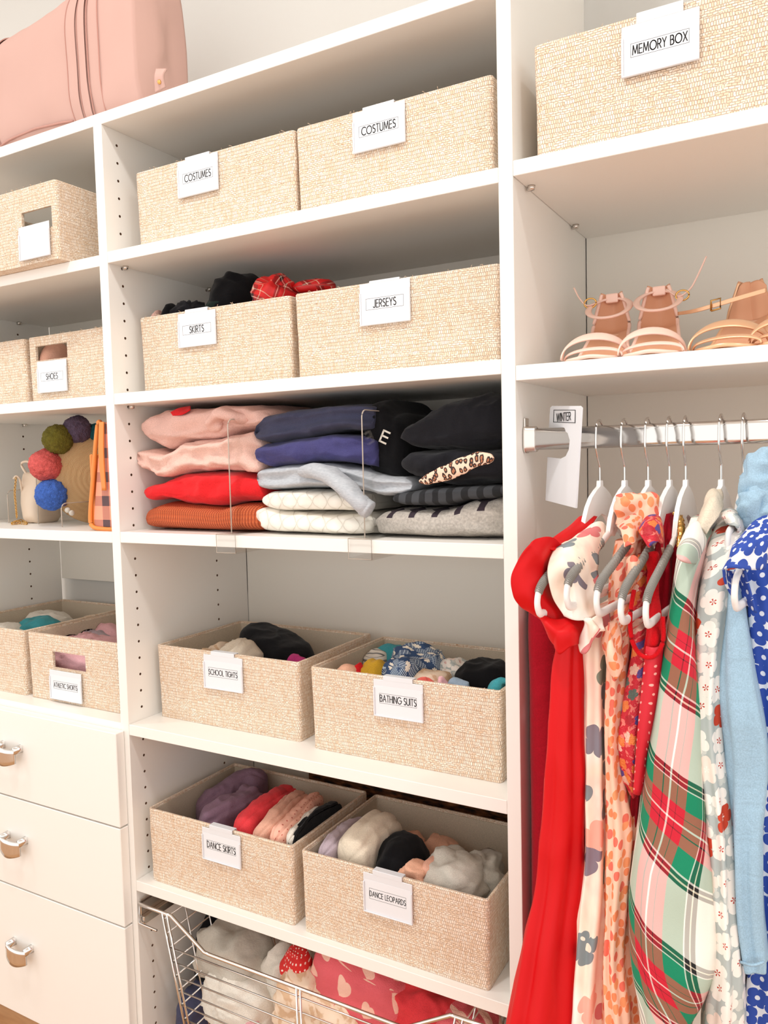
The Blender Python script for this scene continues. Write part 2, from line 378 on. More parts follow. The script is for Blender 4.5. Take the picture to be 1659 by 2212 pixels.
# plain fabrics
for k, c in dict(pink=(240, 196, 184), pinkfleece=(243, 200, 186), red=(235, 40, 45), navy=(72, 74, 98), indigo=(74, 72, 122), black=(17, 17, 20), charcoal=(32, 32, 37),
                 dgrey=(62, 62, 66), white=(240, 234, 222), cream=(236, 222, 200), mauve=(140, 110, 128), coral=(232, 66, 72), nude=(236, 180, 156), lilac=(200, 184, 194), peach=(246, 190, 160),
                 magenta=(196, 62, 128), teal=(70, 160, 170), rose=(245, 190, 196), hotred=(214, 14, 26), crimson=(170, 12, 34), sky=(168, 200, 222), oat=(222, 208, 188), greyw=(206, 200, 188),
                 softblue=(150, 168, 186), darkbrown=(66, 40, 24), olive=(112, 108, 34), purple=(100, 86, 112), salmon=(236, 112, 100), cobalt=(66, 104, 184), duffel=(222, 180, 168), darkgreen=(30, 44, 40)).items():
    MAT[k] = fabric('fabric_' + {'greyw': 'warm_grey', 'dgrey': 'dark_grey', 'pinkfleece': 'pink_fleece', 'hotred': 'bright_red', 'darkbrown': 'dark_brown', 'darkgreen': 'dark_green'}.get(k, k), S(*c))
for k in ('pink', 'pinkfleece'):
    t = MAT[k].node_tree
    for nd in t.nodes:
        if nd.type == 'BUMP': nd.inputs['Strength'].default_value = .6; nd.inputs['Distance'].default_value = .002
        if nd.type == 'TEX_NOISE' and nd.inputs['Scale'].default_value > 1000: nd.inputs['Scale'].default_value = 420
t = MAT['duffel'].node_tree
m = M('red_satin', .5, Specular_IOR_Level=.25); o = m.obj((1, 1, .2)); m.col(m.mix(m.noise(o, 14, 3), S(216, 6, 14), S(190, 3, 10))); MAT['satin'] = m.m
m = M('heather_grey', .9); o = m.obj((1, 1, 4)); m.col(m.mix(m.noise(o, 160, 4), S(150, 156, 164), S(205, 208, 212))); m.bump(m.noise(m.obj(), 900, 2), .3, .0006); MAT['heather'] = m.m
m = M('rust_knit', .9); u_, v_, _ = m.sep(m.uv())
ku = m.math('PINGPONG', m.math('MULTIPLY', u_, 190), .5); kv = m.math('PINGPONG', m.math('ADD', m.math('MULTIPLY', v_, 260), m.math('MULTIPLY', ku, 1.3)), .5)
kk = m.math('MULTIPLY', m.math('MULTIPLY', ku, 2), m.math('ADD', m.math('MULTIPLY', kv, 1.2), .4))
m.col(m.ramp(kk, [(0, S(140, 52, 24)), (.35, S(205, 96, 52)), (1, S(232, 128, 78))])); m.bump(kk, .9, .003); MAT['knit'] = m.m
m = M('quilted_white', .85); uv = m.uv(); u_, v_, _ = m.sep(uv)
d1 = m.math('PINGPONG', m.math('MULTIPLY', m.math('ADD', u_, m.math('MULTIPLY', v_, .9)), 34), .5); d2 = m.math('PINGPONG', m.math('MULTIPLY', m.math('SUBTRACT', u_, m.math('MULTIPLY', v_, .9)), 34), .5)
qq = m.math('POWER', m.math('MULTIPLY', m.math('MINIMUM', d1, d2), 2), .16); m.col(m.mix(qq, S(205, 196, 180), S(243, 238, 228))); m.bump(qq, .7, .003); MAT['quilt'] = m.m
m = M('leopard_print', .6); s_, colr, dist = cell(m, m.uv(), 130, .9); MAT['leopard'] = m.col(m.ramp(m.math('ADD', dist, m.math('MULTIPLY', m.noise(m.uv(), 300, 2), .25)), [(0, S(176, 110, 74)), (.3, S(46, 22, 18)), (.52, S(240, 205, 180))], True)).m
m = M('charcoal_stripe_knit', .9); u_, v_, _ = m.sep(m.uv()); MAT['stripe'] = m.col(m.ramp(m.math('FRACT', m.math('MULTIPLY', u_, 42)), [(0, S(64, 66, 70)), (.55, S(30, 31, 34))], True)).m
m = M('grey_tree_knit', .95); uv = m.uv(); u_, v_, _ = m.sep(uv)
fu = m.math('ABSOLUTE', m.math('SUBTRACT', m.math('FRACT', m.math('MULTIPLY', u_, 26)), .5))
trunk = m.math('LESS_THAN', fu, .14); crown = m.math('LESS_THAN', fu, m.math('MULTIPLY', m.math('PINGPONG', m.math('MULTIPLY', v_, 55), .5), .8))
msk = m.math('MULTIPLY', m.math('MAXIMUM', trunk, m.math('MULTIPLY', crown, m.math('GREATER_THAN', v_, .022))), m.math('MULTIPLY', m.math('GREATER_THAN', v_, .006), m.math('LESS_THAN', v_, .046)))
g0 = m.mix(m.noise(m.obj(), 260, 4), S(130, 124, 118), S(214, 206, 196)); MAT['trees'] = m.col(m.mix(msk, g0, S(52, 40, 50))).m; m.bump(m.noise(m.obj(), 500, 3), .6, .0015)
def plaidmat(name, P, stops, rot=0, shear=0, rough=.85, uvrot=0):
    m = M(name, rough); uv = m.uv(rot=uvrot); u_, v_, _ = m.sep(uv); v2 = m.math('ADD', v_, m.math('MULTIPLY', u_, shear))
    a = m.ramp(m.math('FRACT', m.math('MULTIPLY', u_, 1 / P)), stops, True); b = m.ramp(m.math('FRACT', m.math('MULTIPLY', v2, 1 / P)), stops, True)
    m.col(m.mix(.5, a, b)); m.bump(m.noise(m.obj(), 1200, 2), .3, .0006); return m.m
Wt, Bk, Gn, Rd = S(245, 240, 230), S(22, 22, 24), S(0, 130, 92), S(200, 24, 48)
MAT['tartan'] = plaidmat('green_red_tartan', .172, [(0, Wt), (.24, Bk), (.265, S(250, 235, 210)), (.275, Bk), (.30, Wt), (.31, Gn), (.43, Rd), (.50, Bk), (.507, Rd), (.54, Wt), (.552, Rd), (.59, Bk), (.597, Rd), (.65, Gn), (.77, Wt), (.78, Bk), (.805, S(250, 235, 210)), (.815, Bk), (.84, Wt)], shear=.7, uvrot=-8)
MAT['redplaid'] = plaidmat('red_plaid_satin', .05, [(0, S(226, 30, 32)), (.4, S(60, 20, 22)), (.5, S(240, 220, 200)), (.53, S(60, 20, 22)), (.62, S(226, 30, 32)), (.8, S(240, 220, 190)), (.83, S(226, 30, 32))], rough=.5, uvrot=25)
MAT['bagplaid'] = plaidmat('peach_brown_check', .046, [(0, S(250, 160, 130)), (.5, S(84, 58, 62)), (.92, S(250, 160, 130))], rough=.5)
m = M('cream_floral', .7); uv = m.uv(); bg = m.ramp(m.noise(m.obj((1, 1, .5)), 22, 3), [(.35, S(250, 240, 230)), (.5, S(248, 225, 205)), (.62, S(246, 205, 190)), (.75, S(240, 235, 220))])
f1, d1, r1, a1 = flower(m, uv, 17, .36, 4, .95, .5)
c1 = m.ramp(r1, [(0, S(30, 90, 110)), (.25, S(70, 110, 105)), (.45, S(200, 40, 70)), (.6, S(40, 40, 90)), (.75, S(240, 150, 130)), (.9, S(45, 90, 75))], True)
on = m.math('MULTIPLY', f1, m.math('GREATER_THAN', m.noise(uv, 14, 2), .42)); MAT['floral'] = m.col(m.mix(m.math('MULTIPLY', on, .78), bg, c1)).m
m = M('orange_dab_print', .75); uv = m.uv(1, .75); s_, colr, dist = cell(m, uv, 92, .85); rnd = m.sep(colr)[0]
MAT['dabs'] = m.col(m.mix(m.math('MULTIPLY', m.math('LESS_THAN', dist, m.math('ADD', .3, m.math('MULTIPLY', rnd, .12))), .85), S(250, 196, 170), m.ramp(rnd, [(0, S(238, 120, 60)), (.5, S(232, 80, 60)), (.8, S(240, 140, 80))], True))).m
m = M('grey_blossom_print', .7); uv = m.uv(); bg = m.mix(m.noise(uv, 30, 2), S(186, 194, 192), S(172, 180, 178))
f2, d2, r2, a2 = flower(m, uv, 44, .36, 4, 1, .5); c = m.mix(m.math('MULTIPLY', f2, .6), bg, S(222, 222, 214))
f1, d1, r1, a1 = flower(m, uv, 34, .5, 5, .6, .4); pc = m.ramp(r1, [(0, S(245, 238, 230)), (.72, S(196, 62, 34)), (.84, S(244, 225, 214))], True)
c = m.mix(f1, c, pc); ctr = m.math('MULTIPLY', m.math('LESS_THAN', d1, .12), m.math('GREATER_THAN', m.math('COSINE', m.math('MULTIPLY', a1, 5)), .2)); c = m.mix(ctr, c, m.mix(m.math('GREATER_THAN', r1, .72), S(190, 60, 44), S(250, 235, 225))); MAT['blossom'] = m.col(c).m
m = M('blue_daisy_print', .7); uv = m.uv(); f1, d1, r1, a1 = flower(m, uv, 44, .56, 4, .4, .35)
c = m.mix(f1, S(228, 232, 240), S(38, 74, 168)); c = m.mix(m.math('LESS_THAN', d1, .12), c, S(230, 235, 245)); MAT['daisy'] = m.col(c).m
m = M('pineapple_print', .7); uv = m.uv(); s_, colr, dist = cell(m, uv, 42, .5)
lat = m.math('MINIMUM', m.math('PINGPONG', m.math('MULTIPLY', m.math('ADD', s_[0], s_[1]), 5), .5), m.math('PINGPONG', m.math('MULTIPLY', m.math('SUBTRACT', s_[0], s_[1]), 5), .5))
c = m.mix(m.math('MULTIPLY', m.math('LESS_THAN', lat, .12), m.math('LESS_THAN', dist, .42)), S(44, 72, 112), S(190, 205, 215)); f1, d1, r1, a1 = flower(m, m.uv(loc=(.012, .012)), 42, .26, 8, .5, .6); MAT['pineapple'] = m.col(m.mix(f1, c, S(240, 232, 215))).m
m = M('pink_heart_fleece', .95); uv = m.uv(rot=20); s_, colr, dist = cell(m, uv, 20, .25)
hx_ = m.math('MULTIPLY', s_[0], 4.2); hy_ = m.math('MULTIPLY', s_[1], 4.2); x2 = m.math('MULTIPLY', hx_, hx_); q_ = m.math('SUBTRACT', m.math('ADD', x2, m.math('MULTIPLY', hy_, hy_)), 1)
hv = m.math('LESS_THAN', m.math('SUBTRACT', m.math('POWER', q_, 3), m.math('MULTIPLY', x2, m.math('POWER', hy_, 3))), 0); MAT['hearts'] = m.col(m.mix(hv, S(226, 100, 108), S(246, 196, 176))).m; m.bump(m.noise(m.obj(), 500, 3), .7, .002)
m = M('red_dot_print', .8); s_, colr, dist = cell(m, m.uv(), 110, .2); MAT['reddots'] = m.col(m.mix(m.math('LESS_THAN', dist, .18), S(214, 40, 38), S(250, 235, 225))).m
m = M('nude_dot_mesh', .8); s_, colr, dist = cell(m, m.uv(), 90, .4); MAT['nudedots'] = m.col(m.mix(m.math('LESS_THAN', dist, .12), S(240, 182, 160), S(190, 96, 84))).m
m = M('tan_blotch_print', .8); nn = m.noise(m.uv(), 42, 3); MAT['blotch'] = m.col(m.ramp(nn, [(0, S(238, 222, 200)), (.5, S(236, 214, 190)), (.56, S(214, 180, 146))])).m
m = M('red_embroidery', .55); uv = m.uv(); f1, d1, r1, a1 = flower(m, uv, 60, .42, 5, .9, .4); nn = m.noise(uv, 120, 4)
c = m.mix(m.math('GREATER_THAN', nn, .55), S(205, 30, 50), S(236, 120, 110)); c = m.mix(m.math('MULTIPLY', f1, .9), c, m.ramp(r1, [(0, S(236, 130, 60)), (.3, S(60, 110, 100)), (.45, S(60, 70, 150)), (.6, S(180, 20, 40)), (.8, S(240, 200, 180))], True)); m.col(c); m.bump(m.noise(uv, 500, 3), .9, .002); MAT['embroid'] = m.m
m = M('red_pin_dots', .5); s_, colr, dist = cell(m, m.uv(), 95, .3); MAT['pindot'] = m.col(m.mix(m.math('LESS_THAN', dist, .14), S(206, 14, 40), S(244, 170, 160))).m
m = M('silver_stripe', .8); u_, v_, _ = m.sep(m.uv()); MAT['greystripe'] = m.col(m.mix(m.math('LESS_THAN', m.math('FRACT', m.math('MULTIPLY', v_, 70)), .3), S(228, 220, 208), S(120, 118, 116))).m
m = M('straw_braid', .85); o = m.obj(); MAT['straw'] = None
m = M('jute', .9); s3 = m.uv(); u_, v_, _ = m.sep(s3); h_ = m.math('PINGPONG', m.math('MULTIPLY', u_, 300), .5); w_ = m.math('PINGPONG', m.math('MULTIPLY', m.math('ADD', v_, m.math('MULTIPLY', u_, 1)), 160), .5)
m.col(m.mix(w_, S(196, 158, 108), S(240, 212, 168))); m.bump(w_, .8, .002); MAT['straw'] = m.m
MAT['tan'] = plain('tan_leather', S(228, 138, 62), .45); MAT['beige'] = plain('beige_leather', S(228, 208, 186), .4); MAT['nudeleather'] = plain('blush_leather', S(246, 208, 192), .4)
MAT['insole'] = M('tan_insole', .6).col(S(214, 158, 124)).m; MAT['goldleather'] = plain('rose_gold_leather', S(238, 190, 150), .3, Metallic=.45); MAT['sole'] = plain('tan_sole', S(226, 180, 150), .5)
MAT['seam'] = plain('dusty_seam', S(186, 138, 126), .8); MAT['gap_shade'] = M('gap_plain_brown', .8).col(S(92, 56, 30)).m
m = M('gap_shade_brown', .8); MAT['gap_shade'] = m.col(m.ramp(m.noise(m.obj((3, 1, 10)), 14, 4), [(.35, S(30, 20, 16)), (.55, S(110, 66, 36)), (.75, S(160, 104, 60))])).m  # mottled dark browns that stand for the shade in the gap
def pommat(name, c):
    m = M(name, .95); n_ = m.noise(m.obj(), 180, 4); m.col(m.mix(n_, tuple(x * .45 for x in c[:3]) + (1,), tuple(min(1, x * 1.5) for x in c[:3]) + (1,))); m.bump(m.noise(m.obj(), 450, 3), 1, .004); return m.m
# ------------------------------------------------------------------ the closet shell
XA, TA, XB, TB, D, T = 0.0, .0215, .7588, .0206, .3631, .0204
ZT, Z1, Z2, Z3, Z4, Z5 = .0474, -.1997, -.4572, -.7136, -1.0811, -1.387
XL = -.6333; XC = 1.56; FL = -1.84
tag(box('wall_back', (-2.6, D + .02, FL), (3.2, D + .12, CEIL), MAT['wall'], bev=0), kind='structure')
tag(box('floor', (-2.6, -2.2, FL - .05), (3.2, D + .12, FL), MAT['floor'], bev=0), kind='structure')
tag(box('ceiling', (-2.6, -2.2, CEIL), (3.2, D + .12, CEIL + .08), MAT['ceiling'], bev=0), kind='structure')
def holes_on(faces_rows):
    bm = bmesh.new()
    for (x, y, z) in faces_rows:
        Mx = Matrix.Translation((x, y, z)) @ Matrix.Rotation(pi / 2, 4, 'Y')
        bmesh.ops.create_cone(bm, cap_ends=True, segments=10, radius1=.0026, radius2=.0026, depth=.016, matrix=Mx)
    me = bpy.data.meshes.new('cut'); bm.to_mesh(me); bm.free(); me.materials.append(MAT['raw']); return me
def cut(o, cutter_me):
    c = bpy.data.objects.new('cutter', cutter_me); C.objects.link(c)
    md = o.modifiers.new('b', 'BOOLEAN'); md.operation = 'DIFFERENCE'; md.object = c; md.solver = 'EXACT'
    try: md.material_mode = 'TRANSFER'
    except Exception: pass
    bpy.context.view_layer.update()
    dg = bpy.context.evaluated_depsgraph_get(); me = bpy.data.meshes.new_from_object(o.evaluated_get(dg))
    o.modifiers.clear(); old = o.data; o.data = me; bpy.data.objects.remove(c); bpy.data.meshes.remove(old); return o
def divider(x0, x1, ztop, label, holes):
    o = tag(box('closet_divider', (x0, 0, FL), (x1, D, ztop), MAT['mel'], bev=.0006), label, 'closet panel', )
    if holes: cut(o, holes_on(holes))
    return o
def hrow(x, rng, skip=()): return [(x, y, -.032 * i) for i in rng for y in (.0344, .2635 if x == 0 else .27) if i not in skip]
pins = {'z1': 7, 'z2': 15}
divider(XL - .0215, XL, ZT - T, 'white closet side panel with a row of peg holes at the far left', [(XL, y, -.5094 - .032 * i + .032 * 12) for i in range(-2, 32) for y in (.0344, .27)])
divider(XA - TA, XA, ZT - T, 'white upright panel between the drawers and the middle shelves', hrow(0, range(0, 54)))
divider(XB, XB + TB, CEIL - .03, 'tall white upright panel between the middle shelves and the hanging rail', [])
divider(XC, XC + .02, CEIL - .03, 'white end panel beyond the hanging clothes', [])
def shelf(name, x0, x1, z, label, pinsat=(), t=T, y1=D):
    o = thing(name, label, 'shelf', ((x0 + x1) / 2, 0, z)); box('board', (x0 + .0003, .0003, z - t), (x1 - .0003, y1, z), MAT['mel'], o, .0007)
    for (px, py) in pinsat:
        bm = bmesh.new(); bmesh.ops.create_cone(bm, cap_ends=True, segments=14, radius1=.0045, radius2=.0055, depth=.006, matrix=Matrix.Translation((px, py, z - t - .003)))
        addbox(bm, (px - .006, py - .003, z - t - .0065), (px + .001, py + .003, z - t - .002)); bmobj('shelf_pin', bm, MAT['nickel'], o, True)
    return o
shelf('closet_shelf', XL - .0215, XB, ZT, 'long white top shelf carrying the pink duffel bag')
P2 = ((.009, .0344), (.009, .2635))
shelf('closet_shelf', XA, XB, Z1, 'white shelf under the two costumes baskets', P2)
shelf('closet_shelf', XA, XB, Z2, 'white shelf under the skirts and jerseys baskets', P2)
shelf('closet_shelf', XA, XB, Z3, 'white shelf carrying the folded sweater stacks')
shelf('closet_shelf', XA, XB, Z4, 'white shelf under the school tights and bathing suits baskets')
shelf('closet_shelf', XA, XB, Z5, 'white shelf under the dance skirts and dance leopards baskets')
PL_ = ((XL + .009, .0344), (XL + .009, .27))
shelf('closet_shelf', XL, XA - TA, -.2026, 'white shelf under the basket with the blank label', PL_)
shelf('closet_shelf', XL, XA - TA, -.458, 'white shelf under the shoes basket', PL_)
shelf('closet_shelf', XL, XA - TA, -.7148, 'white shelf carrying the handbags')
shelf('closet_shelf', XL, XA - TA, Z4, 'white shelf on top of the drawers')
PR = ((XB + TB + .009, .05), (XB + TB + .009, .27))
shelf('closet_shelf', XB + TB, XC, -.1952, 'white shelf under the memory box basket', PR)
shelf('closet_shelf', XB + TB, XC, -.4676, 'white shelf carrying the sandals above the rail')
for x0, x1, zb, lb in ((XL, XA - TA, -.885, 'white back panel behind the handbags'), (XA, XB, -1.30, 'white back panel behind the middle shelves'), (XB + TB, XC, FL, 'white back panel behind the hanging clothes')):
    tag(box('back_panel', (x0 + .001, D + .0003, zb), (x1 - .001, D + .012, ZT - T), MAT['board'], bev=.0005), lb, 'back panel')
# dark brown board added to stand for the shaded opening behind the lower baskets
t = thing('gap_shade_board', 'dark brown board standing in for the shaded gap behind the dance baskets', 'board', (.4, D - .02, Z5))
box('board', (.17, D - .022, Z5), (XB - .002, D - .004, Z4 - T - .002), MAT['gap_shade'], t, .001)
# drawers
dz = (-1.0928, -1.2786, -1.4745, -1.762)
t = thing('drawer_cabinet', 'white three-drawer cabinet with chrome pulls below the shelves', 'drawer cabinet', (-.33, .18, FL))
box('carcass', (XL + .001, .002, FL + .065), (XA - TA - .001, D - .002, Z4 - T - .001), MAT['mel'], t)
box('plinth', (XL + .001, .05, FL), (XA - TA - .001, D - .002, FL + .065), MAT['mel'], t)
def pull(cx, cz, par):
    V = []; n = 16; rows = 5
    def pt(s, q, back):
        x = cx + s * .032; dd = .024 * (1 - .30 * s * s); hh = .0185 * (1 - .22 * abs(s) ** 1.5)
        return (x, -.021 - dd - (.0 if back else .0035), cz - .008 + q * hh - .003 * (1 - s * s))
    for b in (0, 1):
        for i in range(n + 1):
            for j in range(rows): V.append(pt(-1 + 2 * i / n, -1 + 2 * j / (rows - 1), b))
    N = (n + 1) * rows; F = []
    for i in range(n):
        for j in range(rows - 1):
            a = i * rows + j; F += [(a, a + rows, a + rows + 1, a + 1), (N + a, N + a + 1, N + a + rows + 1, N + a + rows)]
        a = i * rows; F.append((a, N + a, N + a + rows, a + rows)); a += rows - 1; F.append((a, a + rows, N + a + rows, N + a))
    for i in (0, n):
        for j in range(rows - 1): a = i * rows + j; F.append((a, a + 1, N + a + 1, N + a) if i == 0 else (a, N + a, N + a + 1, a + 1))
    b0 = len(V)
    for s in (-1, 1):
        x = cx + s * .0285
        for (dx, dy, dz_) in ((-.0035, -.0415, -.003), (.0035, -.0415, -.003), (.0035, -.0415, .010), (-.0035, -.0415, .010), (-.0045, -.0208, -.004), (.0045, -.0208, -.004), (.0045, -.0208, .011), (-.0045, -.0208, .011)):
            V.append((x + dx, dy, cz + dz_))
        q = b0; F += [(q, q + 1, q + 2, q + 3), (q, q + 4, q + 5, q + 1), (q + 1, q + 5, q + 6, q + 2), (q + 2, q + 6, q + 7, q + 3), (q + 3, q + 7, q + 4, q)]; b0 += 8
    return mesh('handle', V, F, MAT['chrome'], par)
for i in range(3):
    z1_, z0_ = dz[i] - .0015, dz[i + 1] + .0015
    d = box('drawer_front', (XL - .010, -.021, z0_), (XA - .0125, -.0004, z1_), MAT['mel'], t, .0012)
    pull(-.322, (-1.171, -1.366, -1.600)[i], d)
# ------------------------------------------------------------------ baskets
def rrect(x0, x1, y0, y1, r, z, n=5):
    out = []
    for cx, cy, a0 in ((x1 - r, y1 - r, 0), (x0 + r, y1 - r, 90), (x0 + r, y0 + r, 180), (x1 - r, y0 + r, 270)):
        for i in range(n + 1):
            a = radians(a0 + 90 * i / n); out.append((cx + r * cos(a), cy + r * sin(a), z))
    return out
BH = .1415
BASKETS = []
def basket(x0, x1, y0, y1, z0, label, h=BH, hole=None):
    BASKETS.append((x0 + .009, x1 - .009, y0 + .009, y1 - .009, z0, h))
    z0 += .0004
    t = thing('raffia_basket', label, 'basket', ((x0 + x1) / 2, (y0 + y1) / 2, z0), 'woven raffia storage baskets on the shelves')
    w = .0055; tp = .002
    rings = [rrect(x0 + tp, x1 - tp, y0 + tp, y1 - tp, .006, z0)]
    for i in range(1, 9):
        f = i / 8; k = tp * (1 - f); rings.append([(x + .0009 * noise.noise(Vector((x * 30, y * 30, z * 30 + f * 3))), y + .0009 * noise.noise(Vector((x * 30 + 9, y * 30, f * 4))), z) for x, y, z in rrect(x0 + k, x1 - k, y0 + k, y1 - k, .007, z0 + .002 + (h - .004) * f)])
    rings.append(rrect(x0 + .0012, x1 - .0012, y0 + .0012, y1 - .0012, .006, z0 + h))
    rings.append(rrect(x0 + w - .001, x1 - w + .001, y0 + w - .001, y1 - w + .001, .004, z0 + h))
    rings.append(rrect(x0 + w, x1 - w, y0 + w, y1 - w, .004, z0 + h - .006))
    nc = len(rings[0]); V = [p for r in rings for p in r]; F = gridfaces(len(rings), nc, True, False); F = [f[::-1] for f in F]
    F.append(tuple(range(nc)))
    # close the inside
    rin = rrect(x0 + w, x1 - w, y0 + w, y1 - w, .004, z0 + .004); b = len(V); V += rin; l = b - nc
    F += [(l + j, b + j, b + (j + 1) % nc, l + (j + 1) % nc) for j in range(nc)]; F.append(tuple(b + j for j in range(nc)))
    bm = bmesh.new(); vv = [bm.verts.new(v) for v in V]
    for f in F: bm.faces.new([vv[i] for i in f])
    o = bmobj('woven_body', bm, MAT['raffia'], t)
    if hole:
        bm = bmesh.new(); addbox(bm, (hole[0], y0 - .02, hole[2]), (hole[1], y0 + .02, hole[3])); me = bpy.data.meshes.new('cut'); bm.to_mesh(me); bm.free(); me.materials.append(MAT['raffia']); cut(o, me)
    boxuv(o.data, (random.random(), random.random())); o.data.polygons.foreach_set('use_smooth', [False] * len(o.data.polygons))
    # lining
    g = .0006; bm = bmesh.new()
    r0 = [bm.verts.new(v) for v in rrect(x0 + w + g, x1 - w - g, y0 + w + g, y1 - w - g, .004, z0 + h - .0045)]; r1 = [bm.verts.new(v) for v in rrect(x0 + w + g, x1 - w - g, y0 + w + g, y1 - w - g, .004, z0 + .0055)]
    r2 = [bm.verts.new(v) for v in rrect(x0 + w + .0018, x1 - w - .0018, y0 + w + .0018, y1 - w - .0018, .003, z0 + h - .0045)]; r3 = [bm.verts.new(v) for v in rrect(x0 + w + .0018, x1 - w - .0018, y0 + w + .0018, y1 - w - .0018, .003, z0 + .007)]
    for a, b_ in ((r0, r1), (r2, r0), (r3, r2)):
        for j in range(nc): bm.faces.new((a[j], a[(j + 1) % nc], b_[(j + 1) % nc], b_[j]))
    bm.faces.new(r3); bm.faces.new(r1)
    o = bmobj('lining', bm, MAT['lining'], t)
    if hole:
        bm = bmesh.new(); addbox(bm, (hole[0] - .001, y0 - .02, hole[2] - .001), (hole[1] + .001, y0 + .02, hole[3] + .001)); me = bpy.data.meshes.new('cut'); bm.to_mesh(me); bm.free(); cut(o, me)
    # loose fibres along the rim
    pts = []
    for k in range(10):
        x = random.uniform(x0 + .01, x1 - .01); a = random.uniform(-.006, .006); pts.append([(x, y0 + .002, z0 + h), (x + a * .5, y0 - .001, z0 + h + .0015), (x + a, y0 - .002, z0 + h + random.uniform(0, .003))])
    tag(tubes('loose_fibre', pts, .0003, MAT['raffia'], t, 4), kind='stuff')
    return t
def arc_(cx, cy, rx, ry, a0, a1, n=14): return [(cx + rx * cos(radians(a0 + (a1 - a0) * i / n)), cy + ry * sin(radians(a0 + (a1 - a0) * i / n))) for i in range(n + 1)]
GLYPH = {   # geometric capitals drawn as strokes: width, polylines
    'A': (.74, [[(0, 0), (.37, 1), (.74, 0)], [(.14, .36), (.60, .36)]]),
    'B': (.52, [[(0, 0), (0, 1), (.24, 1)] + arc_(.24, .77, .23, .23, 90, -90) + [(0, .54)], [(.24, .54)] + arc_(.26, .27, .26, .27, 90, -90) + [(0, 0)]]),
    'C': (.80, [arc_(.5, .5, .5, .5, 48, 312, 26)]), 'D': (.66, [[(0, 0), (0, 1), (.18, 1)] + arc_(.18, .5, .48, .5, 90, -90, 20) + [(0, 0)]]),
    'E': (.46, [[(.46, 1), (0, 1), (0, 0), (.46, 0)], [(0, .53), (.44, .53)]]), 'G': (.92, [arc_(.5, .5, .5, .5, 45, 360, 28) + [(.56, .5)]]),
    'H': (.60, [[(0, 0), (0, 1)], [(.60, 0), (.60, 1)], [(0, .52), (.60, .52)]]), 'I': (.0, [[(0, 0), (0, 1)]]),
    'J': (.40, [[(.40, 1), (.40, .22)] + arc_(.20, .22, .20, .22, 0, -150, 10)]), 'K': (.54, [[(0, 0), (0, 1)], [(.50, 1), (.02, .50), (.54, 0)]]),
    'L': (.40, [[(0, 1), (0, 0), (.40, 0)]]), 'M': (.84, [[(0, 0), (.10, 1), (.42, .12), (.74, 1), (.84, 0)]]), 'N': (.62, [[(0, 0), (0, 1), (.62, 0), (.62, 1)]]),
    'O': (1.0, [arc_(.5, .5, .5, .5, 0, 360, 32)]), 'P': (.50, [[(0, 0), (0, 1), (.24, 1)] + arc_(.24, .74, .26, .26, 90, -90) + [(0, .48)]]),
    'R': (.52, [[(0, 0), (0, 1), (.24, 1)] + arc_(.24, .74, .26, .26, 90, -90) + [(0, .48)], [(.22, .48), (.52, 0)]]),
    'S': (.48, [arc_(.25, .76, .21, .24, 35, 250, 14) + arc_(.24, .26, .24, .26, 70, -145, 14)]), 'T': (.52, [[(0, 1), (.52, 1)], [(.26, 1), (.26, 0)]]),
    'U': (.58, [[(0, 1), (0, .29)] + arc_(.29, .29, .29, .29, 180, 360, 14) + [(.58, 1)]]), 'W': (1.0, [[(0, 1), (.25, 0), (.5, 1), (.75, 0), (1.0, 1)]]),
    'X': (.60, [[(0, 0), (.60, 1)], [(0, 1), (.60, 0)]]), 'Y': (.60, [[(0, 1), (.30, .48), (.60, 1)], [(.30, .48), (.30, 0)]]), ' ': (.22, [])}
def texto(name, s, x, y, z, width, hmax, mat, parent, rotz=0, st=.115):
    """lettering: every stroke is a thin raised bar"""
    L = []; cx = 0
    for ch in s:
        w_, pl_ = GLYPH[ch]
        for q in pl_: L.append([(cx + a, b) for a, b in q])
        cx += w_ + .22
    tot = cx - .22; sx = width / tot; sz = min(hmax, sx * 1.45); V = []; F = []; ca, sa = cos(rotz), sin(rotz); t_ = st * sz / 2; dd = .00006
    def put(px, pz):
        for o_ in (-dd, dd): V.append((x + px * ca + o_ * sa, y + px * sa - o_ * ca, z + pz))
        return len(V) - 2
    for pl_ in L:
        P_ = [((a - tot / 2) * sx, (b - .5) * sz) for a, b in pl_]
        for (a, b), (c, d) in zip(P_, P_[1:]):
            l_ = math.hypot(c - a, d - b) or 1; ux, uz = (c - a) / l_ * t_ * .8, (d - b) / l_ * t_ * .8; nx_, nz__ = -(d - b) / l_ * t_, (c - a) / l_ * t_
            k = [put(a - ux + nx_, b - uz + nz__), put(a - ux - nx_, b - uz - nz__), put(c + ux - nx_, d + uz - nz__), put(c + ux + nx_, d + uz + nz__)]
            F += [(k[0] + 1, k[1] + 1, k[2] + 1, k[3] + 1), (k[3], k[2], k[1], k[0])] + [(k[i] + 1, k[i], k[(i + 1) % 4], k[(i + 1) % 4] + 1) for i in range(4)]
    return mesh(name, V, F, mat, parent, smooth=False)
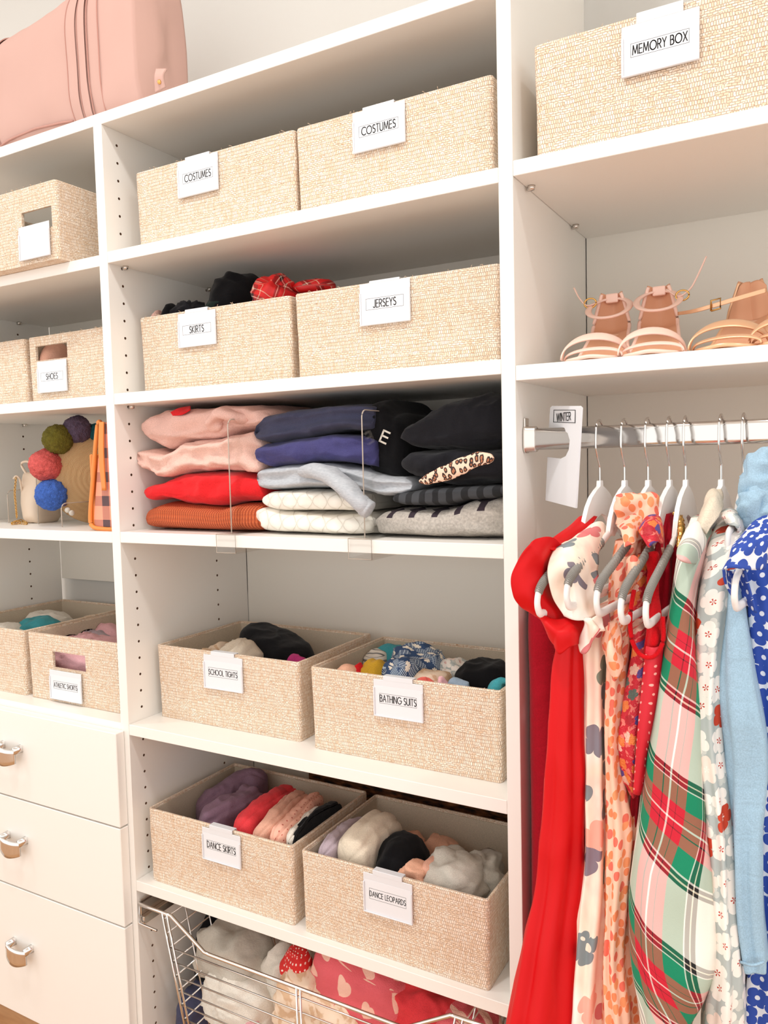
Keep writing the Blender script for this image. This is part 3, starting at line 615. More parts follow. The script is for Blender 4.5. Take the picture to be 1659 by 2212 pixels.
def holder(tl, tr, bl, yF, text, label, ztop, rim=True, tsize=.86, hmax=.0115):
    a, b, c = at(*tl, yF), at(*tr, yF), at(*bl, yF)
    x0, x1 = a.x, b.x; z1 = (a.z + b.z) / 2; z0 = c.z + 0; y = yF - .0014
    t = thing('label_holder', label, 'label holder', ((x0 + x1) / 2, y, z0), 'white clip-on label holders')
    bm = bmesh.new(); addbox(bm, (x0, y - .0016, z0), (x1, y, z1), .0007, 1)
    xm = (x0 + x1) / 2; cw = (x1 - x0) * .30
    if rim:
        addbox(bm, (xm - cw, y - .0018, z1 - .001), (xm + cw, y, ztop + .0014), .0005, 1); addbox(bm, (xm - cw, y - .0018, ztop + .0004), (xm + cw, yF + .0085, ztop + .0020), .0006, 1); addbox(bm, (xm - cw, yF + .0085, ztop - .022), (xm + cw, yF + .0097, ztop + .0018), .0005, 1)
    bmobj('plate', bm, MAT['lplast'], t)
    bm = bmesh.new()
    addbox(bm, (x0, y - .0038, z0), (x1, y - .0014, z0 + .0022), .0007, 1); h_ = z1 - z0
    addbox(bm, (x0, y - .0036, z0 + .0018), (x0 + .0028, y - .0014, z0 + h_ * .78), .0006, 1); addbox(bm, (x1 - .0028, y - .0036, z0 + .0018), (x1, y - .0014, z0 + h_ * .78), .0006, 1)
    bmobj('channel', bm, MAT['lplast'], t)
    if text:
        zc = z0 + h_ * .5; hw = (x1 - x0) * .375; hh = h_ * .135; yy = y - .0018
        box('card', (x0 + .003, yy, z0 + .0022), (x1 - .003, yy + .0003, z0 + h_ * .83), MAT['card'], t, 0)
        bm = bmesh.new(); e = .0004
        for A, B in (((xm - hw, zc - hh), (xm + hw, zc - hh + e)), ((xm - hw, zc + hh - e), (xm + hw, zc + hh)), ((xm - hw, zc - hh), (xm - hw + e, zc + hh)), ((xm + hw - e, zc - hh), (xm + hw, zc + hh))):
            addbox(bm, (A[0], yy - .0001, A[1]), (B[0], yy + .00005, B[1]))
        bmobj('card_border', bm, MAT['ink'], t)
        texto('lettering', text, xm, yy - .0001, zc, 2 * hw * tsize, hmax, MAT['ink'], t)
    return t
BW, BD = .341, .253
# middle bay
basket(.041, .041 + BW + .016, .036, .036 + BD, Z1, 'woven raffia basket labelled COSTUMES, left of the two on the upper shelf')
holder((385, 350), (472, 330), (389, 431), .036, 'COSTUMES', 'white label holder reading COSTUMES on the left costumes basket', Z1 + BH)
basket(.4015, .7385, .036, .036 + BD, Z1, 'woven raffia basket labelled COSTUMES, beside the tall upright panel')
holder((763, 247), (876, 216), (767, 335), .036, 'COSTUMES', 'white label holder reading COSTUMES on the right costumes basket', Z1 + BH)
basket(.024, .371, .048, .048 + BD, Z2, 'woven raffia basket labelled SKIRTS, heaped with dark clothes')
holder((386, 681), (467, 666), (390, 753), .048, 'SKIRTS', 'white label holder reading SKIRTS', Z2 + BH, tsize=.5)
basket(.382, .7405, .046, .046 + BD, Z2, 'woven raffia basket labelled JERSEYS')
holder((778, 614), (887, 601), (782, 706), .046, 'JERSEYS', 'white label holder reading JERSEYS', Z2 + BH, tsize=.6)
basket(.0165, .3545, .063, .063 + BD, Z4, 'woven raffia basket labelled SCHOOL TIGHTS')
holder((441, 1411), (525, 1424), (444, 1484), .063, 'SCHOOL TIGHTS', 'white label holder reading SCHOOL TIGHTS', Z4 + BH, tsize=.97)
basket(.3875, .7325, .050, .050 + BD, Z4, 'woven raffia basket labelled BATHING SUITS')
holder((808, 1464), (915, 1480), (809, 1544), .050, 'BATHING SUITS', 'white label holder reading BATHING SUITS', Z4 + BH, tsize=.97)
basket(.024, .364, .0155, .0155 + BD, Z5, 'woven raffia basket labelled DANCE SKIRTS')
holder((438, 1783), (521, 1807), (440, 1852), .0155, 'DANCE SKIRTS', 'white label holder reading DANCE SKIRTS', Z5 + BH, tsize=.97)
basket(.3835, .7225, .0125, .0125 + BD, Z5, 'woven raffia basket labelled DANCE LEOPARDS')
holder((786, 1881), (892, 1910), (788, 1965), .0125, 'DANCE LEOPARDS', 'white label holder reading DANCE LEOPARDS', Z5 + BH, tsize=.97)
# left bay: the baskets stand short side out, with a grip hole
def hole_px(a, b, y):
    p, q = at(*a, y), at(*b, y); return (p.x, q.x, min(p.z, q.z) - .0, p.z)
def lhole(uL, uR, vT, vB, y):
    p = at(uL, vT, y); q = at(uR, vT, y); zc = at((uL + uR) / 2, vT, y).z; zb = at((uL + uR) / 2, vB, y).z
    return (p.x, q.x, zb, zc)
basket(-.372, -.099, -.026, -.026 + .34, -.2026, 'woven raffia basket with a blank label overhanging its shelf', h=.144, hole=lhole(45, 110, 452, 497, -.026))
holder((42, 492), (108, 478), (46, 566), -.026, None, 'blank white label holder below a basket grip hole', 0, rim=False)
basket(-.326, -.064, .068, .068 + .29, -.458, 'woven raffia basket labelled SHOES', hole=lhole(76, 144, 744, 776, .068))
holder((82, 783), (145, 774), (86, 850), .068, 'SHOES', 'white label holder reading SHOES', 0, rim=False, tsize=.52)
basket(-.60, -.338, .068, .068 + .29, -.458, 'woven raffia basket cut by the photo edge, left of the shoes basket')
basket(-.338, -.0635, .038, .038 + .315, Z4, 'woven raffia basket labelled ATHLETIC SHORTS', hole=lhole(113, 183, 1412, 1447, .038))
holder((109, 1448), (177, 1453), (112, 1507), .038, 'ATHLETIC SHORTS', 'white label holder reading ATHLETIC SHORTS', 0, rim=False, tsize=.97)
basket(-.62, -.352, .038, .038 + .315, Z4, 'woven raffia basket cut by the photo edge, left of the athletic shorts basket')
# memory box
basket(.806, 1.36, .012, .012 + .33, -.1952, 'wide woven raffia basket labelled MEMORY BOX', h=.146)
holder((1343, 62), (1512, 15), (1348, 172), .012, 'MEMORY BOX', 'white label holder reading MEMORY BOX', -.1952 + .1464, tsize=.93, hmax=.012)
# ------------------------------------------------------------------ folded sweaters on the middle shelf
def c6(x, y): return (260 + x / 3.95, 820 + y / 3.95)
def P6(*p): return [c6(*q) for q in p]
Y0 = .035
GS = dict(left='sweaters folded in the left stack', mid='sweaters folded in the middle stack', right='dark sweaters folded in the right stack')
def sw(name, label, cat, g, top, bot, mat, **kw):
    o = folded(name, top, bot, kw.pop('y', Y0), kw.pop('depth', .27), MAT[mat], **kw); return tag(o, label, cat)
sw('folded_sweater', 'rust orange chunky knit sweater at the bottom of the left stack', 'sweater', 'left', P6((163, 1180), (200, 1085), (300, 1050), (600, 1072), (820, 1095), (940, 1060), (1100, 1060), (1162, 1110)), P6((163, 1200), (200, 1275), (600, 1290), (940, 1300), (1162, 1290)), 'knit', seed=1, floor=Z3 + .0008, wr=.002)
sw('folded_sweater', 'bright red folded fleece in the left stack above the rust knit', 'sweater', 'left', P6((163, 950), (240, 880), (460, 802), (700, 785), (950, 790), (1090, 830), (1160, 960)), P6((163, 985), (230, 1045), (330, 1030), (450, 1078), (800, 1090), (940, 1050), (1100, 1040), (1160, 985)), 'red', seed=2, wr=.006)
sw('folded_fleece', 'fluffy pale pink fleece, second from the top of the left stack', 'fleece', 'left', P6((85, 600), (200, 582), (330, 622), (500, 520), (750, 500), (920, 450), (1080, 410), (1160, 560)), P6((85, 640), (200, 810), (270, 862), (540, 795), (760, 785), (950, 788), (1080, 830), (1160, 770)), 'pinkfleece', seed=3, lobes=2, wr=.008, amp=.008)
pk = sw('folded_fleece', 'pale pink fleece with a red print on top of the left stack', 'fleece', 'left', P6((120, 410), (180, 290), (300, 232), (600, 230), (860, 195), (1000, 195), (1110, 235), (1210, 290)), P6((120, 450), (170, 530), (330, 612), (520, 520), (800, 500), (930, 450), (1100, 410), (1210, 330)), 'pink', seed=4, wr=.007)
def lz(l): return [at(*c6(x, y), yy) for x, y, yy in l]
sleeve = sweep('rolled_sleeve', lz([(830, 445, Y0 + .012), (800, 360, Y0), (860, 290, Y0 - .002), (960, 310, Y0 + .004), (1120, 350, Y0 + .03)]), .016, .010, MAT['pink'], pk, wr=.003, seed=4)
dec = patch('red_print', [[at(*c6(430, 285), Y0 + .003), at(*c6(500, 250), Y0 + .012), at(*c6(600, 232), Y0 + .03)], [at(*c6(450, 310), Y0 - .0015), at(*c6(530, 300), Y0 - .001), at(*c6(600, 260), Y0 + .006)]], MAT['red'], pk, th=.002)
sw('folded_hoodie', 'dark slate folded hoodie on top of the middle stack', 'hoodie', 'mid', [(535, 925), (560, 892), (640, 880), (720, 868), (795, 868)], [(535, 945), (560, 962), (640, 945), (720, 930), (795, 932)], 'navy', seed=5, lobes=2, amp=.012, wr=.006)
sw('folded_sweatshirt', 'indigo folded sweatshirt under the slate hoodie in the middle stack', 'sweatshirt', 'mid', [(542, 970), (560, 956), (640, 942), (700, 935), (800, 945)], [(542, 990), (575, 1012), (690, 998), (800, 1028)], 'indigo', seed=6, wr=.006)
gs = sw('folded_sweatshirt', 'heather grey sweatshirt with one sleeve hanging down the middle stack', 'sweatshirt', 'mid', [(538, 1025), (560, 1006), (690, 998), (760, 1010), (820, 1030), (880, 1038)], [(538, 1045), (560, 1063), (700, 1057), (760, 1062), (820, 1075), (880, 1062)], 'heather', seed=7, lobes=2, wr=.004)
sl = sweep('sleeve', [at(650, 1018, Y0 + .012), at(700, 1020, Y0 - .006), at(745, 1050, Y0 - .02), at(778, 1085, Y0 - .024), at(795, 1108, Y0 - .02)], lambda f: .022 - .006 * f, lambda f: .013, MAT['heather'], gs, wr=.002, seed=3)
sweep('cuff', [at(783, 1092, Y0 - .022), at(802, 1104, Y0 - .019)], .017, .014, MAT['heather'], sl, n=14, wr=.001)
sw('quilted_pullover', 'quilted off-white folded pullover lying on another quilted one in the middle stack', 'pullover', 'mid', [(553, 1072), (575, 1060), (640, 1058), (745, 1062), (775, 1075)], [(553, 1088), (600, 1106), (700, 1108), (775, 1108)], 'quilt', seed=8, wr=.003)
sw('quilted_pullover', 'quilted off-white folded pullover at the bottom of the middle stack', 'pullover', 'mid', [(538, 1100), (560, 1092), (620, 1105), (720, 1110), (790, 1120)], [(538, 1115), (570, 1145), (640, 1155), (790, 1158)], 'quilt', seed=9, floor=Z3 + .0008, wr=.004)
hd = sw('folded_hoodie', 'black hoodie with a white letter E behind the clear divider', 'hoodie', 'mid', [(782, 860), (820, 858), (842, 890), (866, 930)], [(782, 1030), (866, 1035)], 'black', y=.06, depth=.2, seed=10, wr=.004, nx=40, p=6)
te = texto('letter_print', 'E', 0, 0, 0, .011, .018, MAT['white'], hd, st=.16)
te.location = at(831, 944, .056) - Vector(hd.location); te.rotation_euler = (0, radians(25), radians(8))
sw('folded_coat', 'large black folded coat on top of the right stack', 'coat', 'right', [(862, 935), (880, 905), (920, 880), (960, 862), (1030, 842), (1082, 836)], [(862, 958), (900, 972), (1082, 975)], 'charcoal', seed=11, wr=.007, y=.04, p=4)
sw('folded_jacket', 'black folded jacket, second in the right stack', 'jacket', 'right', [(856, 1000), (890, 972), (980, 965), (1082, 965)], [(856, 1012), (890, 1036), (960, 1050), (1082, 1042)], 'charcoal', seed=12, wr=.006, y=.038)
lp = sweep('scarf', [at(905, 1041, .026), at(935, 1032, .018), at(965, 1022, .014), at(1000, 1004, .010), at(1035, 992, .010), at(1068, 990, .014)], lambda f: .003 + .009 * sin(pi * min(1, max(0, f * .95))) ** .8, .004, MAT['leopard'], seed=4, wr=.002, up=Vector((0, 1, 0)), taper=.1)
lp.data.transform(Matrix.Identity(4)); tag(lp, 'leopard print scarf tucked across the black clothes', 'scarf')
sw('folded_sweater', 'dark striped folded knit between the black jacket and the grey knit', 'sweater', 'right', [(836, 1075), (865, 1060), (960, 1050), (1082, 1045)], [(836, 1085), (870, 1096), (960, 1096), (1010, 1082), (1082, 1066)], 'stripe', seed=13, wr=.003)
sw('folded_sweater', 'grey knit with dark tree motifs at the bottom of the right stack', 'sweater', 'right', [(802, 1125), (830, 1102), (960, 1097), (1020, 1078), (1082, 1064)], [(802, 1140), (850, 1162), (960, 1168), (1082, 1170)], 'trees', seed=14, floor=Z3 + .0008, wr=.004)
# acrylic shelf dividers
def acrylic(name, x, y0, y1, z0, z1, label, clip=True, r=.012):
    t = thing(name, label, 'shelf divider', (x, y0, z0), None); th = .0016
    pr = [(y0, z0 + .001)] + [(y0 + r - r * cos(a), z1 - r + r * sin(a)) for a in [i * pi / 12 for i in range(7)]] + [(y1, z1), (y1, z0 + .001)]
    n = len(pr); V = [(x - th / 2, y, z) for y, z in pr] + [(x + th / 2, y, z) for y, z in pr]
    F = [tuple(range(n)), tuple(range(2 * n - 1, n - 1, -1))] + [(i, n + i, n + (i + 1) % n, (i + 1) % n) for i in range(n)]
    mesh('panel', V, F, MAT['acrylic'], t, smooth=False)
    tube('polished_edge', [(x, y - .0006, z + .0004) for y, z in pr[:9]], .0011, MAT['acredge'], t, 6)
    if clip:
        bm = bmesh.new(); w = .021
        addbox(bm, (x - w, -.0035, z0 + .0006), (x + w, y1, z0 + .0028), .0004, 1)
        addbox(bm, (x - w, -.0045, z0 - T - .010), (x + w, -.0015, z0 + .0028), .0004, 1)
        addbox(bm, (x - w, -.0045, z0 - T - .0105), (x + w, .075, z0 - T - .0075), .0004, 1)
        bmobj('bracket', bm, MAT['acrylic'], t)
        zz = (z0 + .002, z0 - T - .009)
        tubes('polished_rim', [[(x - w, -.0046, zz[0]), (x + w, -.0046, zz[0]), (x + w, -.0046, zz[1]), (x - w, -.0046, zz[1]), (x - w, -.0046, zz[0])]], .0008, MAT['acredge'], t, 5)
    return t
acrylic('shelf_divider', at(499, 1100, .012).x, .012, .30, Z3, at(500, 905, .012).z, 'clear acrylic divider between the pink and the slate stacks')
acrylic('shelf_divider', at(787, 1100, .012).x, .012, .30, Z3, at(787, 885, .012).z, 'clear acrylic divider between the slate and the black stacks')
# ------------------------------------------------------------------ clothes inside the baskets
def item(name, label, cat, u, v, y, rx, ry, mat, z0, rot=0, rz=None, **kw):
    p = at(u, v, y); zt = p.z; zb = z0 + .008
    if rz: zb = max(zb, zt - 2 * rz)
    cl = None
    for (bx0, bx1, by0, by1, bz, bh) in BASKETS:
        if bx0 - .03 < p.x < bx1 + .02 and by0 - .01 < y < by1 and abs(bz - z0) < .01: cl = (bx0, bx1, by0, by1, bz + bh)
    o = lump(name, (p.x, y, (zt + zb) / 2), (rx, ry, (zt - zb) / 2), MAT[mat], rot=rot, floor=zb, clip=cl, **kw)
    return tag(o, label, cat)
# skirts basket
item('folded_garment', 'black garment sticking highest out of the skirts basket', 'garment', 520, 592, .14, .038, .07, 'black', Z2, rot=-12, seed=1, e1=.7)
item('folded_garment', 'dark green-black garment folded low behind the SKIRTS label', 'garment', 482, 634, .11, .030, .05, 'darkgreen', Z2, rot=12, seed=2)
item('folded_garment', 'dark lace garment at the left of the skirts basket', 'garment', 412, 656, .12, .040, .05, 'charcoal', Z2, seed=3, wr=.008, fr=(50, 50, 50))
item('folded_garment', 'black garment with a pointed fold at the left of the skirts basket', 'garment', 368, 655, .10, .016, .04, 'black', Z2, rot=20, seed=4)
item('folded_garment', 'small pink garment at the left end of the skirts basket', 'garment', 345, 668, .085, .014, .03, 'pink', Z2, seed=5)
item('plaid_skirt', 'red plaid satin skirt bunched in the skirts basket', 'skirt', 597, 600, .115, .040, .05, 'redplaid', Z2, rot=-10, seed=6, wr=.010, fr=(30, 14, 30))
t = sweep('plaid_shirt', [at(632, 622, .13), at(665, 619, .14), at(700, 618, .16), at(722, 622, .18)], .016, .011, MAT['redplaid'], seed=7, wr=.003, taper=.35); tag(t, 'red plaid garment end lying across to the jerseys basket', 'garment')
# shoes basket
item('pink_shoe', 'pink rounded shoe seen through the grip hole of the shoes basket', 'shoe', 122, 738, .12, .030, .045, 'nude', -.458, seed=1, wr=.0, e1=1, e2=1)
# school tights
item('folded_tights', 'black folded tights in the school tights basket', 'tights', 592, 1364, .19, .098, .050, 'black', Z4, rot=-16, rz=.045, seed=2, e1=.55, wr=.004, roll=10)
item('folded_tights', 'beige bunched tights in the school tights basket', 'tights', 520, 1392, .12, .050, .04, 'oat', Z4, rot=-8, seed=3, wr=.010, fr=(45, 12, 20))
item('folded_tights', 'brown-grey tights at the left of the school tights basket', 'tights', 466, 1392, .15, .030, .06, 'blotch', Z4, seed=4, rz=.05)
item('folded_tights', 'magenta tights showing at the right of the school tights basket', 'tights', 645, 1412, .13, .030, .02, 'magenta', Z4, seed=5, rot=8)
# bathing suits
for a in (('swimsuit', 'navy pineapple print swimsuit in the bathing suits basket', 'swimsuit', 900, 1392, .19, .058, .062, 'pineapple', dict(rot=30, seed=1, wr=.007)),
          ('swimsuit', 'blue pineapple print swimsuit folded in front of its twin', 'swimsuit', 868, 1415, .115, .034, .035, 'pineapple', dict(rot=-25, seed=2, wr=.006)),
          ('swimsuit', 'green swimsuit behind the pineapple print', 'swimsuit', 845, 1398, .25, .040, .03, 'teal', dict(rot=15, seed=3)),
          ('swimsuit', 'yellow printed swimsuit with red tip in the bathing suits basket', 'swimsuit', 805, 1425, .125, .032, .030, None, dict(rot=-5, seed=4)),
          ('swimsuit', 'red swimsuit tip left of the yellow swimsuit', 'swimsuit', 778, 1429, .115, .014, .022, 'red', dict(seed=5)),
          ('swimsuit', 'striped white swimsuit at the rear left of the bathing suits basket', 'swimsuit', 812, 1400, .23, .035, .03, 'greystripe', dict(seed=6)),
          ('swimsuit', 'coral pink swimsuit at the left corner of the bathing suits basket', 'swimsuit', 752, 1442, .10, .024, .03, 'peach', dict(seed=7)),
          ('swimsuit', 'navy plain swimsuit at the right of the bathing suits basket', 'swimsuit', 1052, 1426, .16, .056, .055, 'black', dict(rot=-18, seed=8, e1=.8)),
          ('swimsuit', 'cream and grey leaf print swimsuit in the bathing suits basket', 'swimsuit', 985, 1425, .19, .050, .04, 'blossom', dict(rot=-20, seed=9)),
          ('swimsuit', 'pale tropical print swimsuit in the middle of the bathing suits basket', 'swimsuit', 935, 1446, .12, .040, .035, 'blotch', dict(rot=-10, seed=10)),
          ('swimsuit', 'salmon rolled swimsuit near the BATHING SUITS label', 'swimsuit', 918, 1458, .082, .022, .02, 'salmon', dict(seed=11, wr=.008)),
          ('swimsuit', 'pink rolled swimsuit beside the salmon swimsuit', 'swimsuit', 950, 1462, .08, .014, .02, 'rose', dict(seed=12)),
          ('swimsuit', 'pale blue rolled swimsuit at the front of the bathing suits basket', 'swimsuit', 990, 1468, .085, .030, .018, 'softblue', dict(seed=13, rot=-6)),
          ('swimsuit', 'turquoise swimsuit at the right front corner of the bathing suits basket', 'swimsuit', 1082, 1470, .085, .028, .022, 'teal', dict(seed=14, rot=25))):
    if a[8] is None: MAT['yellow'] = fabric('yellow_print', S(232, 184, 60)); a = a[:8] + ('yellow',) + a[9:]
    item(*a[:9], Z4, **a[9])
# dance skirts
def fl_(name, label, cat, pts, rx, mat, z0, **kw):
    o = filed(name, [at(*q) for q in pts], rx, MAT[mat], z0, **kw); return tag(o, label, cat)
C1 = (.0315, .356, .0235, .260); C2 = (.391, .7145, .0205, .257)
fl_('dance_skirt', 'mauve knit dance skirt rolled at the left of the dance skirts basket', 'skirt', [(425, 1760, .05), (470, 1735, .08), (520, 1705, .13), (545, 1690, .17)], .034, 'mauve', Z5, seed=1, wr=.009, fr=(22, 30, 30), clip=C1, layers=3)
fl_('dance_skirt', 'mauve dance skirt lying behind the front mauve one', 'skirt', [(425, 1728, .12), (480, 1692, .17), (530, 1664, .215), (575, 1662, .23)], .026, 'mauve', Z5, seed=2, wr=.008, clip=C1)
fl_('dance_skirt', 'coral red dance skirt rolled in the middle of the dance skirts basket', 'skirt', [(508, 1778, .035), (555, 1735, .08), (600, 1705, .14), (632, 1692, .2)], .024, 'coral', Z5, seed=3, wr=.006, clip=C1)
fl_('dance_skirt', 'plain nude dance skirt rolled beside the coral one', 'skirt', [(548, 1798, .028), (592, 1752, .07), (628, 1718, .13), (655, 1702, .19)], .019, 'nude', Z5, seed=4, wr=.004, clip=C1)
fl_('dance_skirt', 'nude dotted mesh dance skirt rolled right of the plain nude one', 'skirt', [(590, 1800, .028), (630, 1758, .08), (662, 1722, .14), (685, 1706, .2)], .018, 'nudedots', Z5, seed=5, wr=.004, clip=C1)
fl_('dance_skirt', 'thin white dance skirt between the dotted and the black ones', 'skirt', [(622, 1806, .03), (655, 1768, .08), (690, 1735, .14)], .010, 'white', Z5, seed=6, clip=C1)
fl_('dance_skirt', 'black dance skirt at the right of the dance skirts basket', 'skirt', [(632, 1806, .032), (672, 1766, .08), (705, 1738, .14), (728, 1728, .19)], .021, 'black', Z5, seed=7, wr=.003, clip=C1)
fl_('leotard', 'lilac leotard at the left of the dance leopards basket', 'leotard', [(694, 1832, .03), (730, 1795, .08), (765, 1768, .14), (790, 1762, .18)], .018, 'lilac', Z5, seed=1, wr=.004, clip=C2)
fl_('leotard', 'cream ribbed leotard with a folded end in the dance leopards basket', 'leotard', [(750, 1820, .035), (780, 1785, .07), (815, 1755, .12), (840, 1752, .16)], .033, 'cream', Z5, seed=2, wr=.007, fr=(14, 30, 14), clip=C2, layers=3)
for a in (
          ('leotard', 'black leotard bunched in the middle of the dance leopards basket', 'leotard', 868, 1812, .095, .046, .062, 'black', dict(rot=10, seed=3, wr=.006)),
          ('leotard', 'peach satin leotard at the back of the dance leopards basket', 'leotard', 885, 1800, .19, .040, .03, 'peach', dict(rot=-12, seed=4, wr=.010)),
          ('leotard', 'apricot shiny leotard at the rear of the dance leopards basket', 'leotard', 950, 1806, .19, .036, .035, 'peach', dict(rot=10, seed=5, wr=.006)),
          ('leotard', 'salmon pink leotard bunched behind the DANCE LEOPARDS label', 'leotard', 895, 1868, .052, .026, .022, 'peach', dict(seed=6, wr=.010, fr=(30, 20, 50))),
          ('leotard', 'narrow pink leotard fold right of the label in the dance leopards basket', 'leotard', 935, 1855, .07, .012, .03, 'nude', dict(seed=7, rot=-20)),
          ('leotard', 'warm grey leotard heaped at the right of the dance leopards basket', 'leotard', 985, 1836, .085, .048, .050, 'greyw', dict(rot=-25, seed=8, wr=.010, fr=(16, 16, 30), e1=.7)),
          ('leotard', 'warm grey crumpled leotard in the rear right corner', 'leotard', 1045, 1838, .13, .036, .050, 'greyw', dict(rot=20, seed=9, wr=.012, fr=(20, 20, 40)))):
    item(*a[:9], Z5, **a[9])
# athletic shorts and its neighbour
for a in (('folded_shorts', 'pink folded shorts behind the grip hole of the athletic shorts basket', 'shorts', 188, 1374, .13, .105, .06, 'rose', dict(seed=1, wr=.010, fr=(30, 10, 26))),
          ('folded_shorts', 'pale pink folded shorts further back in the athletic shorts basket', 'shorts', 196, 1362, .19, .080, .04, 'lilac', dict(seed=2)),
          ('folded_shorts', 'darker pink folded shorts at the right of the athletic shorts basket', 'shorts', 222, 1350, .23, .060, .03, 'rose', dict(seed=3)),
          ('folded_shorts', 'blue grey folded shorts at the back of the athletic shorts basket', 'shorts', 234, 1338, .28, .045, .03, 'softblue', dict(seed=4)),
          ('folded_shirt', 'pale pink folded shirt in the basket left of athletic shorts', 'shirt', 105, 1322, .24, .075, .045, 'white', dict(seed=5, rot=-10, rz=.03)),
          ('folded_shirt', 'teal folded shirt under the pale shirt in the left basket', 'shirt', 85, 1332, .165, .060, .04, 'teal', dict(seed=6, rot=-12, rz=.03)),
          ('folded_shirt', 'white folded shirt at the front of the basket left of athletic shorts', 'shirt', 18, 1350, .12, .060, .05, 'white', dict(seed=7)),
          ('folded_shirt', 'leopard trimmed folded shirt at the far rear of the left basket', 'shirt', 190, 1330, .30, .03, .025, 'blotch', dict(seed=8))):
    item(*a[:9], Z4, **a[9])
# ------------------------------------------------------------------ pull-out wire basket with clothes
t = thing('wire_basket', 'chrome wire pull-out basket full of clothes under the lowest shelf', 'wire basket', (.38, .15, FL + .1))
yw = -.004; zr = at(310, 1956, yw).z; xe = XB - .004; xs_ = .006
la, lb_ = at(369, 1978, yw), at(441, 2057, yw)
mirror = lambda p: Vector((XB - p.x, p.y, p.z))
rim = [Vector((xs_, .34, zr)), Vector((xs_, yw + .01, zr)), Vector((xs_ + .004, yw, zr)), la + Vector((-.01, 0, 0)), la, lb_, lb_ + Vector((.012, 0, -.001))]
rim2 = [mirror(p) for p in rim][::-1]
tube('rim', [p for p in rim] + [p for p in rim2], .0034, MAT['chrome'], t, 10)
zt_ = lb_.z; zbot = -1.83 + .02; zb_ = zr - .165
lx = at(352, 1975, yw).x; lx2 = at(400, 2212, yw); slope = (lx2.x - lx) / (zr - lx2.z)
depthz = zr - .34 * .9
zf = -1.70
wires = []
def xl_(z): return lx + slope * (zr - z)
for k in range(8):
    z = at(381, 2052 + k * 0, yw).z - k * .0262
    wires.append([(xl_(z), yw, z), (XB - xl_(z), yw, z)])
for w_ in wires: tubes('front_wire', [w_], .0016, MAT['chrome'], t, 6)
sidew = []
for k in range(9):
    z = zr - .012 - k * .0262; sidew.append([(xl_(z), yw, z), (xl_(z) * .9, .33, z)])
for y in [yw + i * .055 for i in range(0, 7)]: sidew.append([(xl_(zr), y, zr), (xl_(zf), y, zf)])
sidew += [[(XB - p[0], p[1], p[2]) for p in w] for w in sidew]
for w_ in sidew: tubes('side_wire', [w_], .0014, MAT['chrome'], t, 6)
bk_ = [[(xl_(z), .33, z), (XB - xl_(z), .33, z)] for z in [zr - .012 - k * .0262 for k in range(9)]] + [[(xl_(zf) + .04 * i, yw, zf), (xl_(zf) + .04 * i, .33, zf)] for i in range(17)]
for i, w_ in enumerate(bk_): tubes('back_wire' if i < 9 else 'base_wire', [w_], .0014, MAT['chrome'], t, 5)
up_ = []
for x in (lx, lx + .012, XB / 2, XB / 2 + .008, XB - lx, XB - lx - .012):
    zt2 = zr if (x < .1 or x > XB - .1) else zt_; dx = slope * (zt2 - zf) * (1 if x < .1 else (-1 if x > XB - .1 else 0)); up_.append([(x, yw - .002, zt2), (x + dx, yw - .002, zf)])
for w_ in up_: tubes('upright_wire', [w_], .002, MAT['chrome'], t, 6)
rl = thing('basket_runner', 'metal drawer runner holding the wire basket on the left panel', 'runner', (.01, .1, zr))
bm = bmesh.new(); addbox(bm, (.0004, .004, zr - .045), (.014, .33, zr - .030), .001, 1); addbox(bm, (.0004, .006, zr - .030), (.004, .33, zr - .006), .001, 1); bmobj('rail', bm, MAT['nickel'], rl)
tube('end_loop', [(.004, .002, zr - .008), (.004, .0, zr - .042), (.05, .0, zr - .044)], .0022, MAT['chrome'], rl, 8)
rl = thing('basket_runner', 'metal drawer runner holding the wire basket on the right panel', 'runner', (XB - .01, .1, zr))
bm = bmesh.new(); addbox(bm, (XB - .014, .004, zr - .045), (XB - .0004, .33, zr - .030), .001, 1); bmobj('rail', bm, MAT['nickel'], rl)
def wi(name, label, cat, u, v, y, rx, ry, mat, rz=.06, **kw):
    p = at(u, v, y); o = lump(name, (p.x, y, p.z - rz), (rx, ry, rz), MAT[mat], clip=(.046, .712, .004, .32, 9), **kw); return tag(o, label, cat)
wi('garment', 'black garment at the rear left of the wire basket', 'garment', 468, 1962, .16, .042, .06, 'black', .10, seed=1)
wi('garment', 'pale grey sweatshirt heaped at the left of the wire basket', 'garment', 505, 2000, .105, .085, .065, 'greyw', .062, seed=2, wr=.012, fr=(12, 12, 18), rot=-10)
wi('garment', 'off-white crumpled garment below the grey sweatshirt', 'garment', 520, 2105, .07, .072, .05, 'white', .055, seed=3, wr=.016, fr=(14, 12, 30))
wi('garment', 'navy garment low at the left of the wire basket', 'garment', 430, 2118, .10, .050, .06, 'navy', .06, seed=4)
wi('garment', 'cream garment folded in the middle of the wire basket', 'garment', 625, 2042, .12, .055, .05, 'white', .085, seed=5, wr=.010)
wi('garment', 'red garment with white dots in the wire basket', 'garment', 638, 2046, .068, .034, .022, 'reddots', .034, seed=6, rot=-20)
wi('garment', 'tan blotch print garment in the middle of the wire basket', 'garment', 655, 2100, .055, .058, .035, 'blotch', .07, seed=7, wr=.010, roll=15)
wi('garment', 'cream print garment beside the pink heart fleece', 'garment', 745, 2110, .06, .060, .035, 'blotch', .085, seed=8, wr=.009, roll=-20)
wi('fleece_blanket', 'pink fleece blanket with cream hearts in the wire basket', 'blanket', 800, 2050, .10, .115, .07, 'hearts', .075, seed=9, wr=.007, roll=14, e1=.7)
wi('garment', 'coral pink fleece garment at the right of the wire basket', 'garment', 935, 2135, .09, .085, .06, 'coral', .065, seed=10, wr=.010, roll=15)
